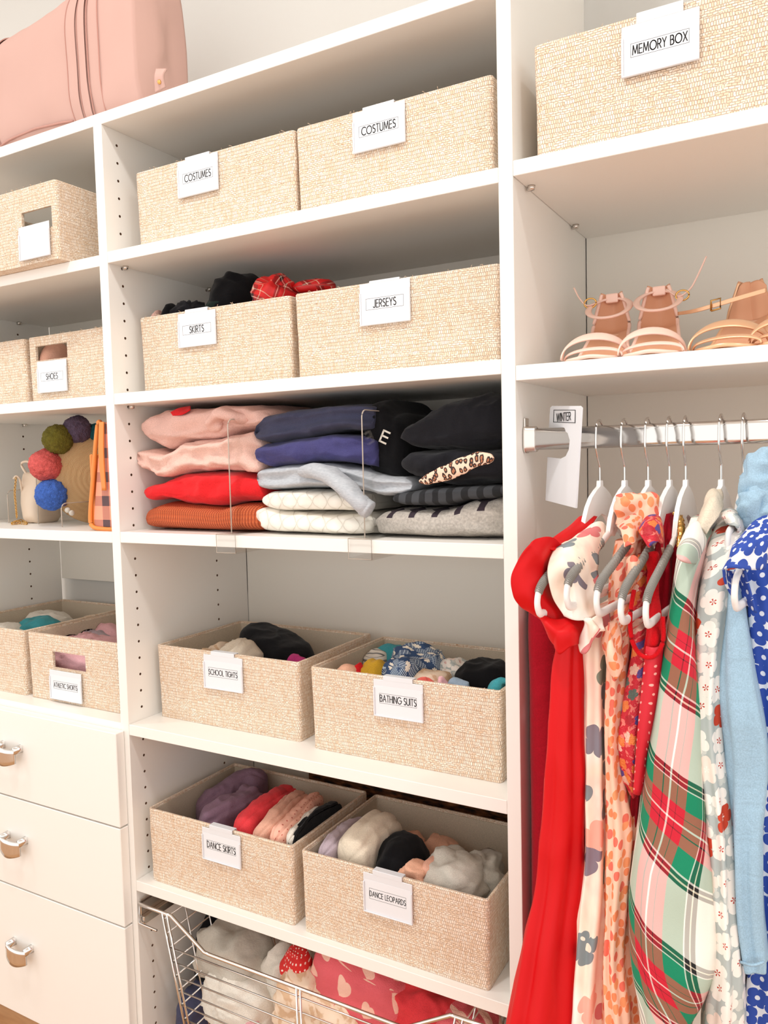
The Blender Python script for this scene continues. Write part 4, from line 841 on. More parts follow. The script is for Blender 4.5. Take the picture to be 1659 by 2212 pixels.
wi('garment', 'dusty rose garment folded next to the coral fleece', 'garment', 1010, 2175, .08, .060, .05, 'hearts', .05, seed=11, roll=15)
wi('garment', 'pink small garment poking through the white one in the wire basket', 'garment', 538, 2188, .035, .018, .012, 'rose', .02, seed=12)
wi('garment', 'dark red garment deep in the wire basket', 'garment', 700, 2160, .16, .26, .09, 'coral', .06, seed=13)
# ------------------------------------------------------------------ duffel bag
MAT['duffel'] = M('blush_neoprene', .8).col(S(198, 160, 149)).m
t = thing('duffel_bag', 'large blush pink soft duffel bag on top of the closet', 'bag', (-.16, .17, ZT))
def bagpt(s, a, off=0):
    """s along the bag -1..1, a angle round the section"""
    hw = .275; x = -.245 + hw * s; k_ = .22 if s < 0 else .02; h = .146 * (1 - k_ * abs(s) ** 2.6); w = .078 * (1 - k_ * abs(s) ** 3)
    sag = 0
    y = .128 - w * sp(cos(a), .8); z = ZT + h + h * sp(sin(a), .62)
    if sin(a) > 0: z += .045 * max(0, s + .1) * sin(a) - .01 * (1 - s)
    wv = .005 * noise.noise(Vector((x * 9, y * 7, z * 9))) + .004 * noise.noise(Vector((x * 22, a * 2, 3)))
    y -= wv * cos(a) + off * cos(a); z += (wv + off) * max(0, sin(a)); return (x + .006 * cos(a) * s, y, max(z, ZT + .0008))
V = []; n_ = 80; mm = 64
for i in range(n_ + 1):
    s = -1 + 2 * i / n_
    for k in range(mm):
        a = 2 * pi * k / mm; p = bagpt(s, a); 
        V.append(p)
F = gridfaces(n_ + 1, mm, True, False)
# end caps: gently domed
for side, base in ((-1, 0), (1, n_ * mm)):
    cx_ = sum(V[base + k][0] for k in range(mm)) / mm; cy_ = .128; cz_ = sum(V[base + k][2] for k in range(mm)) / mm; prev = base
    for q in (.92, .7, .4, .1):
        nb = len(V)
        for k in range(mm):
            v = V[base + k]; V.append((v[0] + side * .010 * (1 - q * q), cy_ + (v[1] - cy_) * q, cz_ + (v[2] - cz_) * q))
        for k in range(mm):
            k2 = (k + 1) % mm; F.append((prev + k, prev + k2, nb + k2, nb + k) if side > 0 else (prev + k, nb + k, nb + k2, prev + k2))
        prev = nb
    F.append(tuple(prev + k for k in range(mm)))
mesh('body', V, F, MAT['duffel'], t)
def band(name, s0, s1, off, a0=-1.45, a1=1.7, mat='duffel', par=t):
    V = []; F = []; m_ = 50
    for i in range(m_ + 1):
        a = a0 + (a1 - a0) * i / m_
        for j in range(5):
            s = s0 + (s1 - s0) * j / 4; V.append(bagpt(s, a, off + (.001 if 0 < j < 4 else -.001)))
    F = gridfaces(m_ + 1, 5, False, False); return mesh(name, V, F, MAT[mat], par)
band('strap', .38, .46, .0045); band('strap', .49, .56, .006); band('strap', -.55, -.45, .0045)
for s in (.375, .48, .57, .68, -.44, -.56): band('seam', s - .003, s + .003, .0035 if s < .5 else .002, mat='seam')
band('front_pocket', -.43, .37, .004, -1.3, -.62); tube('pocket_piping', [bagpt(-.43 + .79 * i / 20, -.66 + .10 * sin(pi * i / 20) * .6, .0065) for i in range(21)], .0022, MAT['seam'], t, 6)
tube('pocket_piping', [bagpt(-.43 + .79 * i / 20, -.78 - .16 * sin(pi * i / 20), .0065) for i in range(21)], .0018, MAT['seam'], t, 6)
patch('handle', [[at(58, 96, .125), at(80, 74, .12), at(122, 78, .125)], [at(56, 125, .115), at(84, 100, .105), at(126, 98, .115)]], MAT['duffel'], t, th=.004)
sweep('handle_end', [at(4, 118, .14), at(14, 122, .14), at(22, 132, .14)], .007, .003, MAT['duffel'], t, n=16, wr=0)
xp = at(355, 178, .045)
patch('pull_loop', [[xp + Vector((-.012, -.004, .022)), xp + Vector((.012, -.004, .016))], [xp + Vector((-.010, -.010, .006)), xp + Vector((.010, -.010, .004))], [xp + Vector((-.016, -.004, -.016)), xp + Vector((.008, -.004, -.012))]], MAT['duffel'], t, th=.004)
bm = bmesh.new(); bmesh.ops.create_uvsphere(bm, u_segments=12, v_segments=8, radius=.004, matrix=Matrix.Translation(xp + Vector((0, -.012, -.004)))); bmobj('rivet', bm, MAT['gold'], t, True)
# ------------------------------------------------------------------ handbags on the left shelf
ZH = -.7148
t = thing('crossbody_bag', 'small beige leather crossbody bag with a gold chain', 'bag', (-.40, .12, ZH))
def q3(x, y): return (x / 3.254, 880 + y / 3.254)
yb_ = .115; pts_ = dict(tl=at(*q3(92, 462), yb_), tr=at(*q3(240, 450), yb_), bl=at(*q3(150, 770), yb_), br=at(*q3(262, 800), yb_))
V = []; nn_ = 20
for i in range(nn_ + 1):
    f = i / nn_; L_ = pts_['tl'].lerp(pts_['bl'], f); R_ = pts_['tr'].lerp(pts_['br'], f); z = (L_.z + R_.z) / 2; z = ZH + .0008 + (z - ZH) * 1 if z > ZH else ZH + .0008
    z = pts_['tl'].z + (ZH + .0008 - pts_['tl'].z) * f; w = (R_.x - L_.x) / 2; xc = (R_.x + L_.x) / 2; dpt = .012 + .028 * sqrt(min(1, f * 1.6 + .02)) * (1 - max(0, f - .9) * 3); w *= (1 - max(0, f - .88) * 1.6)
    for k in range(40):
        a = 2 * pi * k / 40; V.append((xc + w * sp(cos(a), .6), yb_ + .035 + dpt * sp(sin(a), .6) * 1.0, z + .0012 * sin(a * 3 + f * 6)))
mesh('body', V, gridfaces(nn_ + 1, 40), MAT['beige'], t)
tube('top_strap', smoothpath([pts_['tl'] + Vector((.02, .02, -.004)), at(*q3(150, 400), yb_ + .02), at(*q3(190, 380), yb_ + .02), at(*q3(232, 410), yb_ + .015), at(*q3(250, 470), yb_ + .01), at(*q3(300, 540), yb_ + .03)], 30), .0028, MAT['beige'], t, 8)
tube('side_loop', smoothpath([at(*q3(96, 500), yb_ + .002), at(*q3(115, 484), yb_ - .006), at(*q3(140, 510), yb_ - .004), at(*q3(155, 600), yb_ + .004)], 20), .0024, MAT['beige'], t, 8)
paths = []
cp = smoothpath([at(*q3(112, 500), yb_ - .012), at(*q3(104, 600), yb_ - .014), at(*q3(112, 700), yb_ - .014), at(*q3(118, 775), yb_ - .02)], 24)
cp += smoothpath([atz(*q3(118, 800), ZH + .003), atz(*q3(80, 815), ZH + .004), atz(*q3(130, 812), ZH + .004), atz(*q3(190, 815), ZH + .003), atz(*q3(150, 795), ZH + .005), atz(*q3(100, 805), ZH + .007)], 26)
ln = None
for i, p in enumerate(cp):
    d = (cp[min(i + 1, len(cp) - 1)] - cp[max(i - 1, 0)]).normalized(); s = d.cross(Vector((0, 1, 0) if i % 2 else (1, .3, 0)))
    s = s.normalized() if s.length > .05 else Vector((1, 0, 0))
    paths.append([p + d * .0040 * cos(a) + s * .0026 * sin(a) for a in [2 * pi * k / 10 for k in range(11)]])
tag(tubes('chain', paths, .0008, MAT['gold'], t, 4), kind='stuff')
# straw bag with pompoms
t = thing('straw_bag', 'round straw bag edged with coloured pompoms', 'bag', (-.16, .15, ZH))
ctr_ = at(178, 1025, .13); Rb = .098; Rw = .098
V = []; UV = []; F = []
tiltd = Vector((.83, -.56, 0)).normalized(); side_ = Vector((.56, .83, 0)).normalized()
cz0 = ZH + Rb + .001; cb = Vector((ctr_.x + .02, .15, cz0))
nr_, na = 40, 96
for sgn in (1, -1):
    b = len(V)
    for i in range(nr_ + 1):
        r = Rb * i / nr_
        for k in range(na):
            a = 2 * pi * k / na; rr = r; th_ = .026 * (1 - (r / Rb) ** 2) + .003 + .0016 * abs(sin(pi * r / .0105))
            V.append(cb + side_ * (rr * cos(a)) + Vector((0, 0, rr * sin(a))) + tiltd * sgn * th_); UV.append((a * r, r))
    F += [tuple(b + j for j in f) if sgn < 0 else tuple(b + j for j in f[::-1]) for f in gridfaces(nr_ + 1, na, True, False)]
o_ = (nr_) * na
for k in range(na): F.append((o_ + k, o_ + (k + 1) % na, (nr_ + 1) * na + o_ + (k + 1) % na, (nr_ + 1) * na + o_ + k))
mesh('straw_body', V, F, MAT['straw'], t, UV)
for (px, py, yy, rpx, colr, nm) in ((125, 949, .085, 23, S(112, 106, 30), 'olive'), (167, 928, .12, 22, S(98, 84, 108), 'purple'), (100, 1005, .07, 25, S(236, 96, 92), 'coral'), (111, 1069, .07, 24, S(62, 104, 190), 'blue'), (206, 934, .15, 14, S(20, 100, 110), 'teal')):
    p = at(px, py, yy); p2 = at(px + rpx, py, yy); r = (p2 - p).length
    bm = bmesh.new(); bmesh.ops.create_icosphere(bm, subdivisions=5, radius=r)
    for v in bm.verts:
        d = v.co.normalized(); v.co = d * (r * (.93 + .07 * noise.noise(d * 3 + Vector((px, 0, 0))) + .05 * noise.noise(d * 22)) + random.uniform(-.0006, .0011))
    bmesh.ops.translate(bm, verts=bm.verts, vec=p); o = bmobj('pompom', bm, pommat(nm + '_wool', colr), t, True); o['label'] = nm + ' woolly pompom'
# shells on the straw bag
for (px, py, c_) in ((138, 1088, 'purple'), (146, 1102, 'white'), (155, 1108, 'white')):
    p = at(px, py, .085); bm = bmesh.new(); bmesh.ops.create_uvsphere(bm, u_segments=12, v_segments=8, radius=.006, matrix=Matrix.Translation(p)); bmobj('shell', bm, MAT[c_], t, True)
# plaid leather bag, standing on edge against the divider
t = thing('plaid_handbag', 'peach and brown checked handbag with tan leather trim', 'bag', (-.09, .12, ZH))
fy = .022; A = at(190, 1128, fy); xa0 = at(199, 1120, fy).x; xa1 = XA - TA - .004; ztop = at(222, 914, fy + .02).z
def slab(name, x0, x1, y0, y1, z0, z1, lean, mat, r=.006, th=.012, seg=16):
    """bag side: rounded profile in x-z extruded in y"""
    V = []; out = rrect(0, 1, 0, 1, .12, 0, 5)
    ys = [y0, y0 + .004, y1 - .004, y1]; ins = [.94, 1, 1, .94]
    for y, k in zip(ys, ins):
        for (a, b, _) in out:
            a_ = .5 + (a - .5) * k; b_ = .5 + (b - .5) * (k if k == 1 else .985); z = z0 + (z1 - z0) * b_; V.append((x0 + (x1 - x0) * a_ + lean * b_ * (1 - a_ * .6), y, z))
    nc = len(out); return mesh(name, V, gridfaces(4, nc), mat, t, [(v[0], v[2]) for v in V], smooth=False)
slab('body', xa0, xa1, fy, .27, ZH + .006, ztop, .035, MAT['bagplaid'])
for yy in (fy - .003,):
    tube('leather_edge', smoothpath([(xa1 - .004, yy, ZH + .004), ((xa0 + xa1) / 2, yy, ZH + .0035), (xa0 + .004, yy, ZH + .008), (xa0 - .001, yy, ZH + .03), (xa0 + .012, yy, (ZH + ztop) / 2), (xa0 + .030, yy, ztop - .01), (xa0 + .040, yy, ztop + .002)], 40), .0042, MAT['tan'], t, 10)
box('leather_side', (xa0 - .002, fy + .001, ZH + .004), (xa0 + .006, .268, ztop - .06), MAT['tan'], t, .002)
xs2 = at(229, 1040, fy - .004).x
patch('strap', [[Vector((xs2 - .006, fy - .006, ztop)), Vector((xs2 + .006, fy - .006, ztop))], [Vector((xs2 - .007, fy - .010, ztop - .06)), Vector((xs2 + .006, fy - .010, ztop - .06))], [Vector((xs2 - .006, fy - .007, ztop - .13)), Vector((xs2 + .004, fy - .007, ztop - .13))]], MAT['tan'], t, th=.003)
# clear acrylic pieces on that shelf
acrylic('shelf_divider', at(262, 1100, .1).x if False else at(82, 1100, .10).x, .10, .30, ZH, at(82, 1010, .10).z, 'clear acrylic divider right of the beige crossbody bag', False)
acrylic('shelf_divider', at(18, 1100, .10).x, .10, .30, ZH, at(18, 1060, .10).z, 'clear acrylic divider left of the beige crossbody bag', False)
acrylic('shelf_divider', at(133, 1100, .05).x, .05, .30, ZH, at(133, 1088, .05).z, 'low clear acrylic divider beneath the blue pompom', False)
# ------------------------------------------------------------------ hanging rail
def c8(x, y): return (1100 + x / 2.968, 860 + y / 2.968)
RYY, RZZ = .0356, -.5677
t = thing('hanging_rail', 'chrome oval hanging rail under the sandal shelf', 'rail', (1.15, RYY, RZZ))
def ov(x, a, b, n=28): return [(x, RYY + a * sp(cos(2 * pi * k / n), .6), RZZ + b * sp(sin(2 * pi * k / n), .6)) for k in range(n)]
xr0 = XB + TB + .0006
V = [p for x in (xr0 + .004, XC - .001) for p in ov(x, .0075, .015)]; mesh('rail_tube', V, gridfaces(2, 28), MAT['chrome'], t, smooth=True)
V = [p for x, a, b in ((xr0, .0118, .0195), (xr0 + .003, .0118, .0195), (xr0 + .004, .0108, .0182), (xr0 + .016, .0102, .0178), (xr0 + .017, .009, .0165)) for p in ov(x, a, b)]
mesh('rail_socket', V, gridfaces(5, 28), MAT['nickel'], t)
bm = bmesh.new(); addbox(bm, (xr0, RYY - .008, RZZ + .005), (xr0 + .003, RYY + .008, RZZ + .030), .0012, 2); bmobj('mounting_tab', bm, MAT['nickel'], t)
# size tag on the rail
pts = [(262, 62), (275, 50), (448, 50), (461, 62), (425, 705), (232, 655), (245, 378), (330, 388), (362, 372), (382, 330), (388, 270), (375, 225), (340, 197), (254, 195)]
yA, yB = .062, .004
def tagpt(x, y, off=0):
    s = (x - 240) / 210; Y = yA + (yB - yA) * s; p = at(*c8(x, y), Y); return Vector((p.x - off * .82, p.y - off * .57, p.z))
t = thing('rail_tag', 'white rail tag reading WINTER hooked over the chrome rail', 'tag', tuple(tagpt(340, 400)))
V = [tagpt(*p) for p in pts] + [tagpt(p[0], p[1], -.0026) for p in pts]; n = len(pts)
F = [tuple(range(n)), tuple(range(2 * n - 1, n - 1, -1))] + [(i, n + i, n + (i + 1) % n, (i + 1) % n) for i in range(n)]
mesh('plate', V, F, MAT['lplast'], t, smooth=False)
fr4 = [(287, 75), (428, 75), (426, 160), (284, 155)]
V = [tagpt(x, y, .0006) for x, y in fr4] + [tagpt(x, y, .0006) for x, y in ((290, 79), (424, 79), (422, 156), (288, 151))]
mesh('card_border', V, [(0, 1, 5, 4), (1, 2, 6, 5), (2, 3, 7, 6), (3, 0, 4, 7)], MAT['ink'], t, smooth=False)
a_, b_ = tagpt(308, 118), tagpt(398, 118); mid = tagpt(352, 120, .0010); rz_ = atan2(b_.y - a_.y, b_.x - a_.x)
texto('lettering', 'WINTER', mid.x, mid.y, mid.z, (b_ - a_).length, .0105, MAT['ink'], t, rz_)
# ------------------------------------------------------------------ hangers
HZ = -.627
def hanger(nk, tp, label, grip=True, r=.205):
    c_ = c8(*nk); xh = at(c_[0], c_[1], RYY).x; lo, hi = -.3, 1.2
    for _ in range(40):
        th = (lo + hi) / 2; Y = RYY - r * cos(th); e = at(*c8(*tp), Y).x - (xh - r * sin(th))
        if e < 0: lo = th
        else: hi = th
    th = (lo + hi) / 2; tz = at(*c8(*tp), RYY - r * cos(th)).z
    t = thing('clothes_hanger', label, 'hanger', (xh, RYY, HZ), 'white hangers with grey grips on the rail')
    dv = Vector((-sin(th), -cos(th), 0)); nv = Vector((cos(th), -sin(th), 0))
    def P(h, z, o=0): return Vector((xh, RYY, z)) + dv * h + nv * o
    k = 1.0
    hk = smoothpath([P(-.0125, -.580), P(-.0130, -.562), P(-.0095, -.551), P(0, -.5455), P(.0095, -.5495), P(.0140, -.561), P(.0145, -.580), P(.009, -.594), P(.001, -.606), P(0, -.616), P(0, -.632)], 50)
    tube('hook', hk, .0016, MAT['chrome'], t, 8)
    dz_ = (tz + .0) - (-.752)
    out = [(0, -.6262), (.0045, -.6268), (.0055, -.634), (.018, -.6385), (.036, -.6475), (.050, -.660), (.060, -.675 + dz_ * .15), (.068, -.694 + dz_ * .25), (.050, -.700 + dz_ * .25), (.036, -.690 + dz_ * .1), (.018, -.676), (0, -.671)]
    full = out + [(-a, b) for a, b in out[-2:0:-1]]; n = len(full); V = [P(a, b, .0028) for a, b in full] + [P(a, b, -.0028) for a, b in full]
    F = [tuple(range(n)), tuple(range(2 * n - 1, n - 1, -1))] + [(i, n + i, n + (i + 1) % n, (i + 1) % n) for i in range(n)]
    mesh('head', V, F, MAT['hanger'], t, smooth=False)
    ar = [(.050, -.690 + dz_ * .25), (.09, -.706 + dz_ * .4), (.14, -.724 + dz_ * .7), (.18, -.738 + dz_ * .9), (.198, -.748 + dz_), (.205, -.760 + dz_), (.203, -.771 + dz_), (.192, -.778 + dz_), (.15, -.7785 + dz_), (.0, -.779 + dz_)]
    ar = [(a * r / .205 if a > .05 else a, b) for a, b in ar]
    loop = [P(a, b) for a, b in ar] + [P(-a, b) for a, b in ar[-2::-1]]
    tube('arms', smoothpath(loop, 110), .0052, MAT['hanger'], t, 10, .62, up=nv)
    for s in (1, -1):
        g = smoothpath([P(s * a, b) for a, b in ar[1:6]], 220)
        if grip: tube('grip', g[:190], lambda f: .0060 + .0009 * sin(f * 2 * pi * 26), MAT['rubber'], t, 10, .66, up=nv)
    return t
HG = [((581, 530), (180, 1250), 'white hanger with grey grips holding the long red dress'), ((740, 530), (368, 1200), 'white hanger with grey grips inside the cream floral dress'), ((891, 525), (560, 1240), 'white hanger with grey grips holding the orange spotted dress'),
      ((1028, 525), (715, 1290), 'white hanger with grey grips holding the red embroidered dress'), ((1132, 525), (875, 1310), 'white hanger with grey grips holding the crimson dress'), ((1359, 520), (1220, 900), 'white hanger inside the green and red tartan dress'), ((1503, 515), (1400, 900), 'white hanger inside the grey blossom dress'), ((1690, 520), (1445, 1190), 'white hanger whose tip shows in the blue daisy sleeve')]
for i, a in enumerate(HG): hanger(*a, grip=i < 5, r=.115 if i in (5, 6) else .205)
def c8y(l): return [[at(*c8(x, y), Y) for x, y, Y in r] for r in l]
def garm(name, label, cat, x): return thing(name, label, cat, (x, 0, -1.0))
# 1 red dress
t = garm('red_dress', 'long bright red satin dress with ruffled cap sleeve, beside the tall upright panel', 'dress', .82)
body('skirt', [(1380, 1200, 1250, -.13, -.03), (1450, 1184, 1252, -.135, -.03), (1560, 1176, 1251, -.14, -.02), (1700, 1165, 1250, -.145, -.02), (1850, 1150, 1247, -.15, -.02), (1960, 1137, 1240, -.16, -.02), (2080, 1110, 1228, -.18, -.02), (2230, 1078, 1216, -.20, -.02), (2500, 1030, 1200, -.22, -.03)], MAT['satin'], t, pl=4, pa=.007, seed=1)
body('skirt_back', [(1240, 1140, 1200, .02, .12), (1340, 1122, 1205, .008, .2), (1600, 1125, 1215, .008, .2), (1900, 1129, 1215, .008, .2), (2230, 1134, 1200, .008, .2), (2500, 1137, 1200, .008, .2)], MAT['crimson'], t, pl=3, pa=.001, seed=2, wr=.001)  # back of the red skirt, its shade put into the darker crimson
patch('strap', c8y([[(452, 772, -.005), (500, 760, .0), (560, 770, .01)], [(380, 835, -.05), (430, 830, -.04), (520, 822, -.02)], [(290, 895, -.10), (340, 900, -.09), (430, 905, -.06)], [(200, 960, -.14), (280, 980, -.13), (340, 1000, -.10)]]), MAT['satin'], t, th=.003)
patch('sleeve', c8y([[(175, 900, -.150), (110, 950, -.160), (20, 1125, -.165), (35, 1250, -.160), (70, 1310, -.155), (110, 1340, -.15)], [(240, 888, -.140), (190, 960, -.150), (110, 1090, -.163), (110, 1230, -.163), (150, 1330, -.155), (200, 1400, -.145)], [(290, 900, -.130), (235, 1000, -.138), (200, 1110, -.140), (210, 1250, -.145), (250, 1370, -.142), (290, 1450, -.14)], [(340, 945, -.115), (310, 1050, -.11), (300, 1150, -.11), (320, 1300, -.12), (370, 1400, -.125), (410, 1500, -.12)]]), MAT['satin'], t, th=.003, wr=.007, fr=(20, 20, 20))
patch('ruffle', c8y([[(110, 1330, -.152), (210, 1390, -.155), (300, 1420, -.150), (400, 1400, -.14), (500, 1440, -.125)], [(190, 1400, -.155), (240, 1460, -.165), (310, 1500, -.170), (400, 1490, -.16), (495, 1500, -.13)], [(240, 1470, -.15), (262, 1560, -.16), (320, 1640, -.165), (390, 1590, -.16), (480, 1570, -.13)]]), MAT['satin'], t, th=.003, wr=.005, fr=(22, 22, 10))
# 2 cream floral dress
t = garm('floral_dress', 'cream watercolour floral dress next to the red dress', 'dress', .87)
body('skirt', [(1330, 1262, 1296, -.12), (1400, 1249, 1306, -.13), (1500, 1249, 1306, -.13), (1620, 1247, 1306, -.135), (1700, 1252, 1304, -.13), (1850, 1250, 1306, -.14), (1950, 1240, 1304, -.15), (2050, 1225, 1297, -.16), (2150, 1212, 1292, -.17), (2230, 1205, 1288, -.175), (2500, 1180, 1280, -.18)], MAT['floral'], t, back=.05, pl=5, pa=.006, seed=3)
patch('sleeve', c8y([[(455, 870, -.06), (530, 820, -.045), (600, 795, -.02), (660, 850, .0)], [(300, 950, -.12), (400, 925, -.115), (500, 930, -.10), (590, 960, -.07)], [(247, 1080, -.150), (330, 1060, -.15), (450, 1060, -.135), (575, 1110, -.10)], [(272, 1260, -.152), (350, 1240, -.145), (450, 1230, -.140), (560, 1260, -.11)], [(350, 1400, -.150), (430, 1425, -.15), (520, 1415, -.145), (580, 1380, -.12)]]), MAT['floral'], t, th=.002, wr=.004, fr=(24, 24, 24))
patch('ruffle', c8y([[(425, 1410, -.148), (490, 1400, -.15), (540, 1400, -.15), (580, 1380, -.13)], [(470, 1450, -.15), (520, 1480, -.16), (560, 1470, -.16), (600, 1440, -.14)], [(440, 1580, -.14), (480, 1640, -.155), (560, 1520, -.16), (610, 1470, -.15)]]), MAT['floral'], t, th=.002, wr=.005, fr=(30, 30, 12))
# 3 orange spotted dress
t = garm('spotted_dress', 'sheer peach dress with orange dabs and a bunched bow at the shoulder', 'dress', .91)
body('skirt', [(1170, 1325, 1375, -.03), (1250, 1312, 1362, -.05), (1310, 1308, 1356, -.065), (1360, 1304, 1352, -.10), (1400, 1302, 1352, -.12), (1480, 1300, 1348, -.125), (1600, 1298, 1340, -.13), (1700, 1300, 1348, -.13), (1800, 1298, 1366, -.14), (1900, 1297, 1362, -.15), (2000, 1295, 1352, -.155), (2100, 1290, 1348, -.16), (2230, 1288, 1366, -.165), (2500, 1280, 1370, -.17)], MAT['dabs'], t, back=.06, pl=6, pa=.005, seed=4)
p = at(*c8(812, 705), -.015); lump('shoulder_bow', p, (.022, .018, .024), MAT['dabs'], t, wr=.009, fr=(30, 30, 30), seed=5)
patch('strap', c8y([[(690, 820, -.05), (760, 760, -.05), (850, 760, -.03)], [(720, 860, -.085), (790, 840, -.085), (850, 830, -.05)], [(745, 960, -.10), (800, 930, -.10), (845, 900, -.06)]]), MAT['dabs'], t, th=.002, wr=.003)
patch('side_ruffle', c8y([[(770, 1040, -.10), (800, 1010, -.11), (840, 1060, -.10)], [(740, 1180, -.10), (790, 1170, -.12), (835, 1150, -.10)], [(700, 1250, -.09), (760, 1250, -.11), (800, 1230, -.09)]]), MAT['dabs'], t, th=.002, wr=.003)
patch('side_ruffle', c8y([[(600, 1480, -.14), (640, 1440, -.15), (700, 1420, -.13)], [(590, 1600, -.14), (650, 1640, -.165), (720, 1560, -.14)], [(640, 1740, -.14), (690, 1800, -.16), (740, 1680, -.14)]]), MAT['dabs'], t, th=.002, wr=.004)
# 4 red embroidered dress
t = garm('embroidered_dress', 'red dress with multicoloured embroidered bodice', 'dress', .95)
body('bodice', [(1200, 1372, 1400, -.04), (1310, 1362, 1395, -.06), (1370, 1355, 1405, -.10), (1410, 1352, 1412, -.125), (1500, 1337, 1404, -.13), (1600, 1328, 1392, -.135), (1680, 1334, 1384, -.13), (1722, 1355, 1378, -.12)], MAT['embroid'], t, back=.04, pl=4, pa=.004, seed=6)
patch('shoulder', c8y([[(835, 850, -.06), (890, 770, -.06), (950, 765, -.04), (975, 830, -.02)], [(850, 880, -.09), (900, 820, -.09), (960, 820, -.07), (978, 900, -.05)], [(900, 960, -.10), (930, 930, -.10), (965, 930, -.08), (980, 1000, -.06)]]), MAT['embroid'], t, th=.003)
patch('side_panel', [[at(1398, 1395, -.145), at(1412, 1398, -.147), at(1430, 1392, -.14)], [at(1388, 1500, -.145), at(1403, 1500, -.150), at(1420, 1500, -.14)], [at(1380, 1600, -.145), at(1390, 1600, -.150), at(1400, 1610, -.14)], [at(1372, 1715, -.14), at(1376, 1715, -.143), at(1380, 1715, -.14)]], MAT['pindot'], t, th=.003)
tube('neck_trim', smoothpath([at(*c8(800, 1230), -.13), at(*c8(775, 1400), -.14), at(*c8(790, 1560), -.145), at(*c8(850, 1650), -.15), at(*c8(930, 1655), -.15), at(*c8(985, 1560), -.145), at(*c8(985, 1400), -.14)], 50), .0026, MAT['hotred'], t, 8)
# 5 crimson dress
t = garm('crimson_dress', 'crimson velvet dress with a gold braided strap behind the embroidered one', 'dress', .98)
body('bodice', [(1110, 1425, 1452, .01), (1180, 1412, 1455, -.02), (1300, 1400, 1450, -.05), (1420, 1385, 1440, -.10), (1600, 1362, 1400, -.105), (1800, 1348, 1380, -.11), (1950, 1340, 1370, -.11)], MAT['crimson'], t, back=.06, pl=5, pa=.005, seed=7)
patch('front_drape', c8y([[(890, 1000, -.07), (930, 980, -.075), (950, 1000, -.07)], [(885, 1230, -.075), (930, 1240, -.08), (960, 1240, -.075)], [(880, 1480, -.13), (930, 1500, -.14), (980, 1480, -.13)], [(860, 1640, -.135), (910, 1650, -.14), (960, 1640, -.135)]]), MAT['hotred'], t, th=.003, wr=.003)
for k in range(3):
    sweep('gold_braid', [at(*c8(1050 + 10 * k, 735), .0), at(*c8(1085 + 6 * k, 760), -.01 + .006 * k), at(*c8(1098 + 6 * k, 850), -.03 + .004 * k), at(*c8(1080 + 8 * k, 960), -.05)], .003, .003, MAT['gold'], t, n=60, m=8, wr=.0015, fr=(260, 260, 260))
# 6 tartan dress
t = garm('tartan_dress', 'white, green and red tartan flannel dress', 'dress', 1.02)
body('body', [(1120, 1490, 1520, -.05), (1165, 1474, 1522, -.09), (1210, 1460, 1512, -.12), (1300, 1447, 1494, -.14), (1400, 1428, 1498, -.15), (1500, 1412, 1508, -.155), (1600, 1395, 1514, -.16), (1700, 1382, 1522, -.165), (1800, 1369, 1530, -.17), (1900, 1355, 1540, -.18), (2000, 1343, 1547, -.185), (2100, 1345, 1546, -.19), (2180, 1360, 1515, -.19), (2260, 1378, 1475, -.19), (2340, 1400, 1455, -.19)], MAT['tartan'], t, back=.02, pl=2, pa=.004, seed=8, ex=.6)
patch('collar', c8y([[(1190, 830, -.07), (1230, 740, -.05), (1290, 600, -.02), (1350, 590, .0)], [(1220, 830, -.09), (1270, 720, -.075), (1320, 640, -.05), (1362, 640, -.01)], [(1260, 870, -.085), (1310, 800, -.08), (1345, 740, -.06), (1365, 700, -.03)]]), MAT['white'] if False else MAT['cream'], t, th=.004, wr=.003)
patch('sleeve', c8y([[(1110, 930, -.12), (1150, 850, -.11), (1200, 800, -.09), (1250, 900, -.08)], [(1090, 980, -.14), (1140, 930, -.14), (1200, 920, -.125), (1245, 940, -.10)], [(1080, 1030, -.15), (1110, 1050, -.155), (1150, 1060, -.145), (1180, 1060, -.12)]]), MAT['tartan'], t, th=.003)
# 7 grey blossom dress
t = garm('blossom_dress', 'pale grey dress printed with cream and rust blossoms', 'dress', 1.06)
body('body', [(1118, 1560, 1590, -.02), (1160, 1532, 1600, -.07), (1250, 1502, 1592, -.12), (1350, 1490, 1580, -.13), (1450, 1486, 1565, -.135), (1550, 1490, 1558, -.14), (1650, 1500, 1562, -.145), (1750, 1514, 1572, -.15), (1850, 1525, 1580, -.155), (1950, 1532, 1584, -.16), (2050, 1535, 1592, -.165), (2150, 1525, 1600, -.17), (2230, 1512, 1602, -.17), (2500, 1500, 1610, -.17)], MAT['blossom'], t, back=.03, pl=4, pa=.005, seed=9)
patch('tied_collar', c8y([[(1355, 720, -.03), (1420, 700, -.02), (1500, 750, -.01)], [(1360, 760, -.06), (1440, 740, -.06), (1530, 790, -.03)], [(1390, 800, -.06), (1460, 830, -.07), (1490, 880, -.04)]]), MAT['blossom'], t, th=.003, wr=.004)
